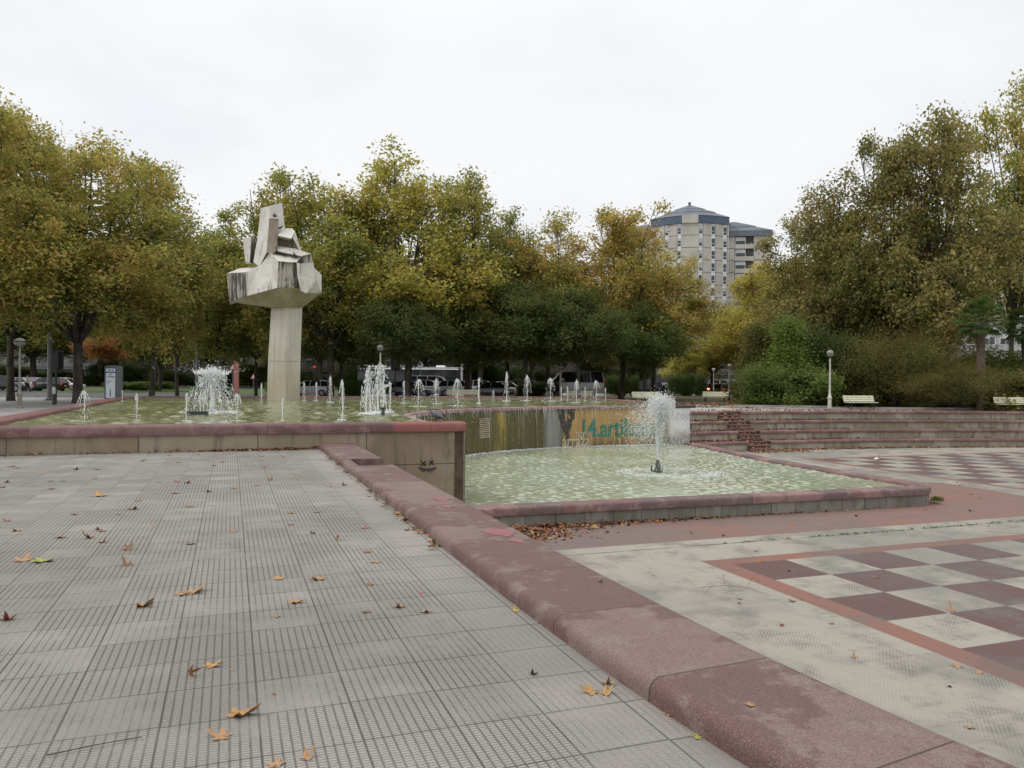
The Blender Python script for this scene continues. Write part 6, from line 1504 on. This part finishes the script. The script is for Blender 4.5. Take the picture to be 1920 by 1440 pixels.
small = [A(*q) for q in [(1245,760),(1650,738),(1670,617),(1690,514),(1655,470),(1425,290),(1315,293),(1305,347),(1410,385),(1055,378),(855,433),(855,265),(600,275),(620,240),(405,405),(440,367),(460,376),(275,403),(460,425),(570,458),(575,528),(75,373),(35,330),(330,300),(695,350),(785,205),(940,197),(1050,183),(1160,170),(1215,145),(1480,173),(1640,362),(1830,370),(840,158),(420,140),(285,150),(225,185),(225,150),(440,97),(30,155),(10,178),(45,85),(70,92),(1180,38),(1190,90),(1515,93),(960,80),(1000,66),(800,66),(755,35),(340,98),(180,120),(720,155),(800,155),(1550,168),(1660,218),(1720,265),(370,190),(890,30),(1275,40),(1350,130),(640,60),(530,300),(1040,1000),(1235,1110)]]
cl = ['tan', 'ochre', 'brown', 'tan', 'tan', 'brown', 'ochre', 'red']
wpx = [16,20,16,22,20,16,18,14,12,14,20,18,22,14,22,16,18,20,16,20,23,18,15,16,12,17,15,13,13,12,13,20,16,15,12,13,15,12,14,12,10,14,12,10,13,11,10,9,10,9,11,12,10,12,12,12,12,10,9,9,9,9,9,9,8]
lbl = {'tan': 'small tan leaf scattered on the mid or far terrace paving', 'ochre': 'small golden leaf scattered on the mid or far terrace paving', 'brown': 'small dark brown leaf scattered on the mid or far terrace paving', 'red': 'small reddish leaf scattered on the mid or far terrace paving'}
for i, q in enumerate(small): leaf(q[0], q[1], wpx[i], cl[(i*5+i//3) % 8], lbl[cl[(i*5+i//3) % 8]])
for q, w_, c, lb in [(Cq(880,690),18,'brown','brown leaf on the orange band of the sunken plaza beside the dry twig'),(Cq(912,683),10,'tan','tiny tan leaf next to the brown leaf on the orange band'),(Cq(1050,792),11,'brown','small brown leaf on the cream paving below the dry twig'),(Cq(1155,943),13,'tan','small tan leaf on the cream paving of the sunken plaza'),
   (Cq(1625,985),21,'tan','larger tan leaf on the orange band near the right edge'),(Cq(1725,1012),15,'ochre','golden leaf on the orange band at the right edge'),(Cq(1670,1258),18,'tan','tan leaf on the dirty cream tiles at lower right'),(Cq(1595,733),18,'tan','tan leaf on a cream chequer square'),(Cq(1250,583),12,'ochre','golden leaf on a maroon chequer square'),(Cq(1825,488),10,'brown','dark leaf on the maroon square at the right edge'),(Cq(710,465),9,'yellow','yellow leaf on the cream paving below the weedy joint'),(Cq(640,678),16,'tan','tan leaf caught on the dry twig')]: leaf(q[0], q[1], w_, c, lb, None, LOW)
# dry twigs
def twig(p, pts, label, r=.006):
    mb = MB()
    for ln in pts: mb.tube([Vector(q) for q in ln], [r*(1-.6*i/len(ln)) for i in range(len(ln))], 5)
    return tag(mb.build('dry_twig', m_bark, None, None, p, random.random()), label, 'twig')
p = G(*Cq(640, 650), LOW); twig(p, [[(-.5,.35,.02),(-.2,.1,.1),(.1,-.05,.08),(.35,-.3,.02)],[(-.2,.1,.1),(-.1,.35,.2),(.05,.55,.12)],[(.1,-.05,.08),(.3,.1,.2),(.5,.2,.1)],[(-.35,.22,.05),(-.45,.1,.1),(-.6,0,.04)]], 'dry forked twig lying on the cream sunken paving', .0035)
p = G(*A(430, 1350), 0); twig(p, [[(-.17,-.06,.01),(0,0,.014),(.17,.06,.01)]], 'thin straight twig on the terrace at lower left', .0028)
# a scrap of white paper
mb = MB(); q = G(1645, 862, LOW); mb.add([(-.14,-.1,.01),(.02,-.12,.06),(.14,-.08,.01),(.15,.1,.03),(0,.1,.12),(-.13,.09,.02)], [(0,1,4,5),(1,2,3,4)]); tag(mb.build('paper_scrap', m_signw, None, None, q), 'crumpled scrap of white paper on the far chequer paving', 'litter')
# drifts of leaf litter
def f_litter(n):
    r = n.island(); return n.pbr(n.mix(n.white(n.comb(r*41.0, .2, .7))*.4, n.ramp(r, [(.1, (.10, .042, .022)), (.35, (.20, .075, .032)), (.6, (.30, .115, .042)), (.82, (.38, .19, .085)), (.97, (.36, .25, .11))]), (.08, .04, .02)), .7, None)
m_lit = material('leaf_litter', f_litter)
def drift(name, P, size, g):
    n = len(P); nz = g.randn(n, 3)*.45; nz[:, 2] = 1; nz /= np.linalg.norm(nz, axis=1, keepdims=True); a = np.cross(nz, g.randn(n, 3)); a /= np.linalg.norm(a, axis=1, keepdims=True); b = np.cross(nz, a); s = size*(.5+.9*g.rand(n, 1))
    V = np.stack([P-a*s*.5, P-a*s*.1+b*s*.32+nz*s*.16, P+a*s*.15+b*s*.42+nz*s*.03, P+a*s*.5+nz*s*.10, P+a*s*.1-b*s*.4+nz*s*.12, P-a*s*.15-b*s*.30], 1).reshape(-1, 3)
    F = np.arange(n*6).reshape(n, 6); me = np_mesh(name, V, F, m_lit); o = link_mesh(name, me, None, (O2.x, O2.y, 0), AX); return tag(o, kind='stuff')
g = np.random.RandomState(31)
def along(n, x0, x1, y0, spread, z, side=-1, dens=None, lift=.05):
    x = x0+(x1-x0)*g.rand(n*3)
    if dens is not None: x = x[g.rand(len(x)) < dens(x)]
    x = x[:n]; d = np.abs(g.randn(len(x)))*spread; return np.stack([x, y0+side*d, z+.01+lift*np.exp(-d/spread)*g.rand(len(x))], -1)
Pp = [along(900, 11.2, 24.5, -1.46, .13, LOW, -1, lambda x: .25+.75*np.exp(-((x-13.5)/5)**2)), along(560, 10.4, 14.2, -1.55, .42, LOW, -1, lambda x: np.exp(-((x-11.6)/1.25)**2), .12), along(260, 10.3, 13.5, -2.3, .3, LOW, -1, lambda x: np.exp(-((x-11.3)/.8)**2), .04)]
sp_ = np.stack([9+30*g.rand(110), -12+14*g.rand(110), np.full(110, LOW+.01)], -1); sp_ = sp_[~((sp_[:, 0] < 26.5) & (sp_[:, 1] > -1.8))]; Pp.append(sp_)
drift('fallen_leaves', np.concatenate(Pp), .10, g)
Pp = []
for k in range(4):                                   # on the treads and along the foot of the seating steps
    for e0, e1, n in ((25.9, 30.2, 300), (31.6, 37, 130), (37, 60, 110)):
        if k == 0: n = {300: 130, 130: 330, 110: 900}[n]
        r_off = np.abs(g.randn(n))*.16; e = e0+(e1-e0)*g.rand(n)
        zt = LOW if k == 0 else LOW+.4625*k; r = R0+tread*k
        for a_, o_ in zip(e, r_off):
            q = apt(s_of(a_), r-.03-o_); Pp.append((q[0], q[1], zt+.015+.04*g.rand()))
for i in range(nst):
    zt = LOW+1.85*(i+1)/nst-.015; r = R0-.35+tt*i
    for _ in range(34):
        q = apt(s_of(ST0+.1+(ST1-ST0-.2)*g.rand()), r+.03+.22*g.rand()); Pp.append((q[0], q[1], zt+.02+.03*g.rand()))
for _ in range(520):
    q = apt(s_of(29.3+3.2*g.rand()), R0-.35-abs(g.randn())*.45); Pp.append((q[0], q[1], LOW+.01+.07*g.rand()))
drift('fallen_leaves', np.array(Pp), .11, g)
Pp = [along(420, .3, 7.3, -.02, .07, 0, -1, lambda x: .12+.9*np.exp(-((x-6.3)/1.3)**2), .05)]; Pp.append(np.stack([7.33-np.abs(g.randn(60))*.05, -11*g.rand(60)**.5, .01+.03*g.rand(60)], -1))
drift('fallen_leaves', np.concatenate(Pp), .06, g)
n_ = 2600; x = 22+40*g.rand(n_); y = 21+9*g.rand(n_)+np.maximum(0, 34-x)*.25; Pp = np.stack([x, y, np.full(n_, .06)+.02*g.rand(n_)], -1); drift('fallen_leaves', Pp, .16, g)
n_ = 1500; x = 27+33*g.rand(n_)**.8; y = 17.0+3.0*g.rand(n_)-np.maximum(0, x-38)*.09; drift('fallen_leaves', np.stack([x, y, np.full(n_, .012)], -1), .12, g)
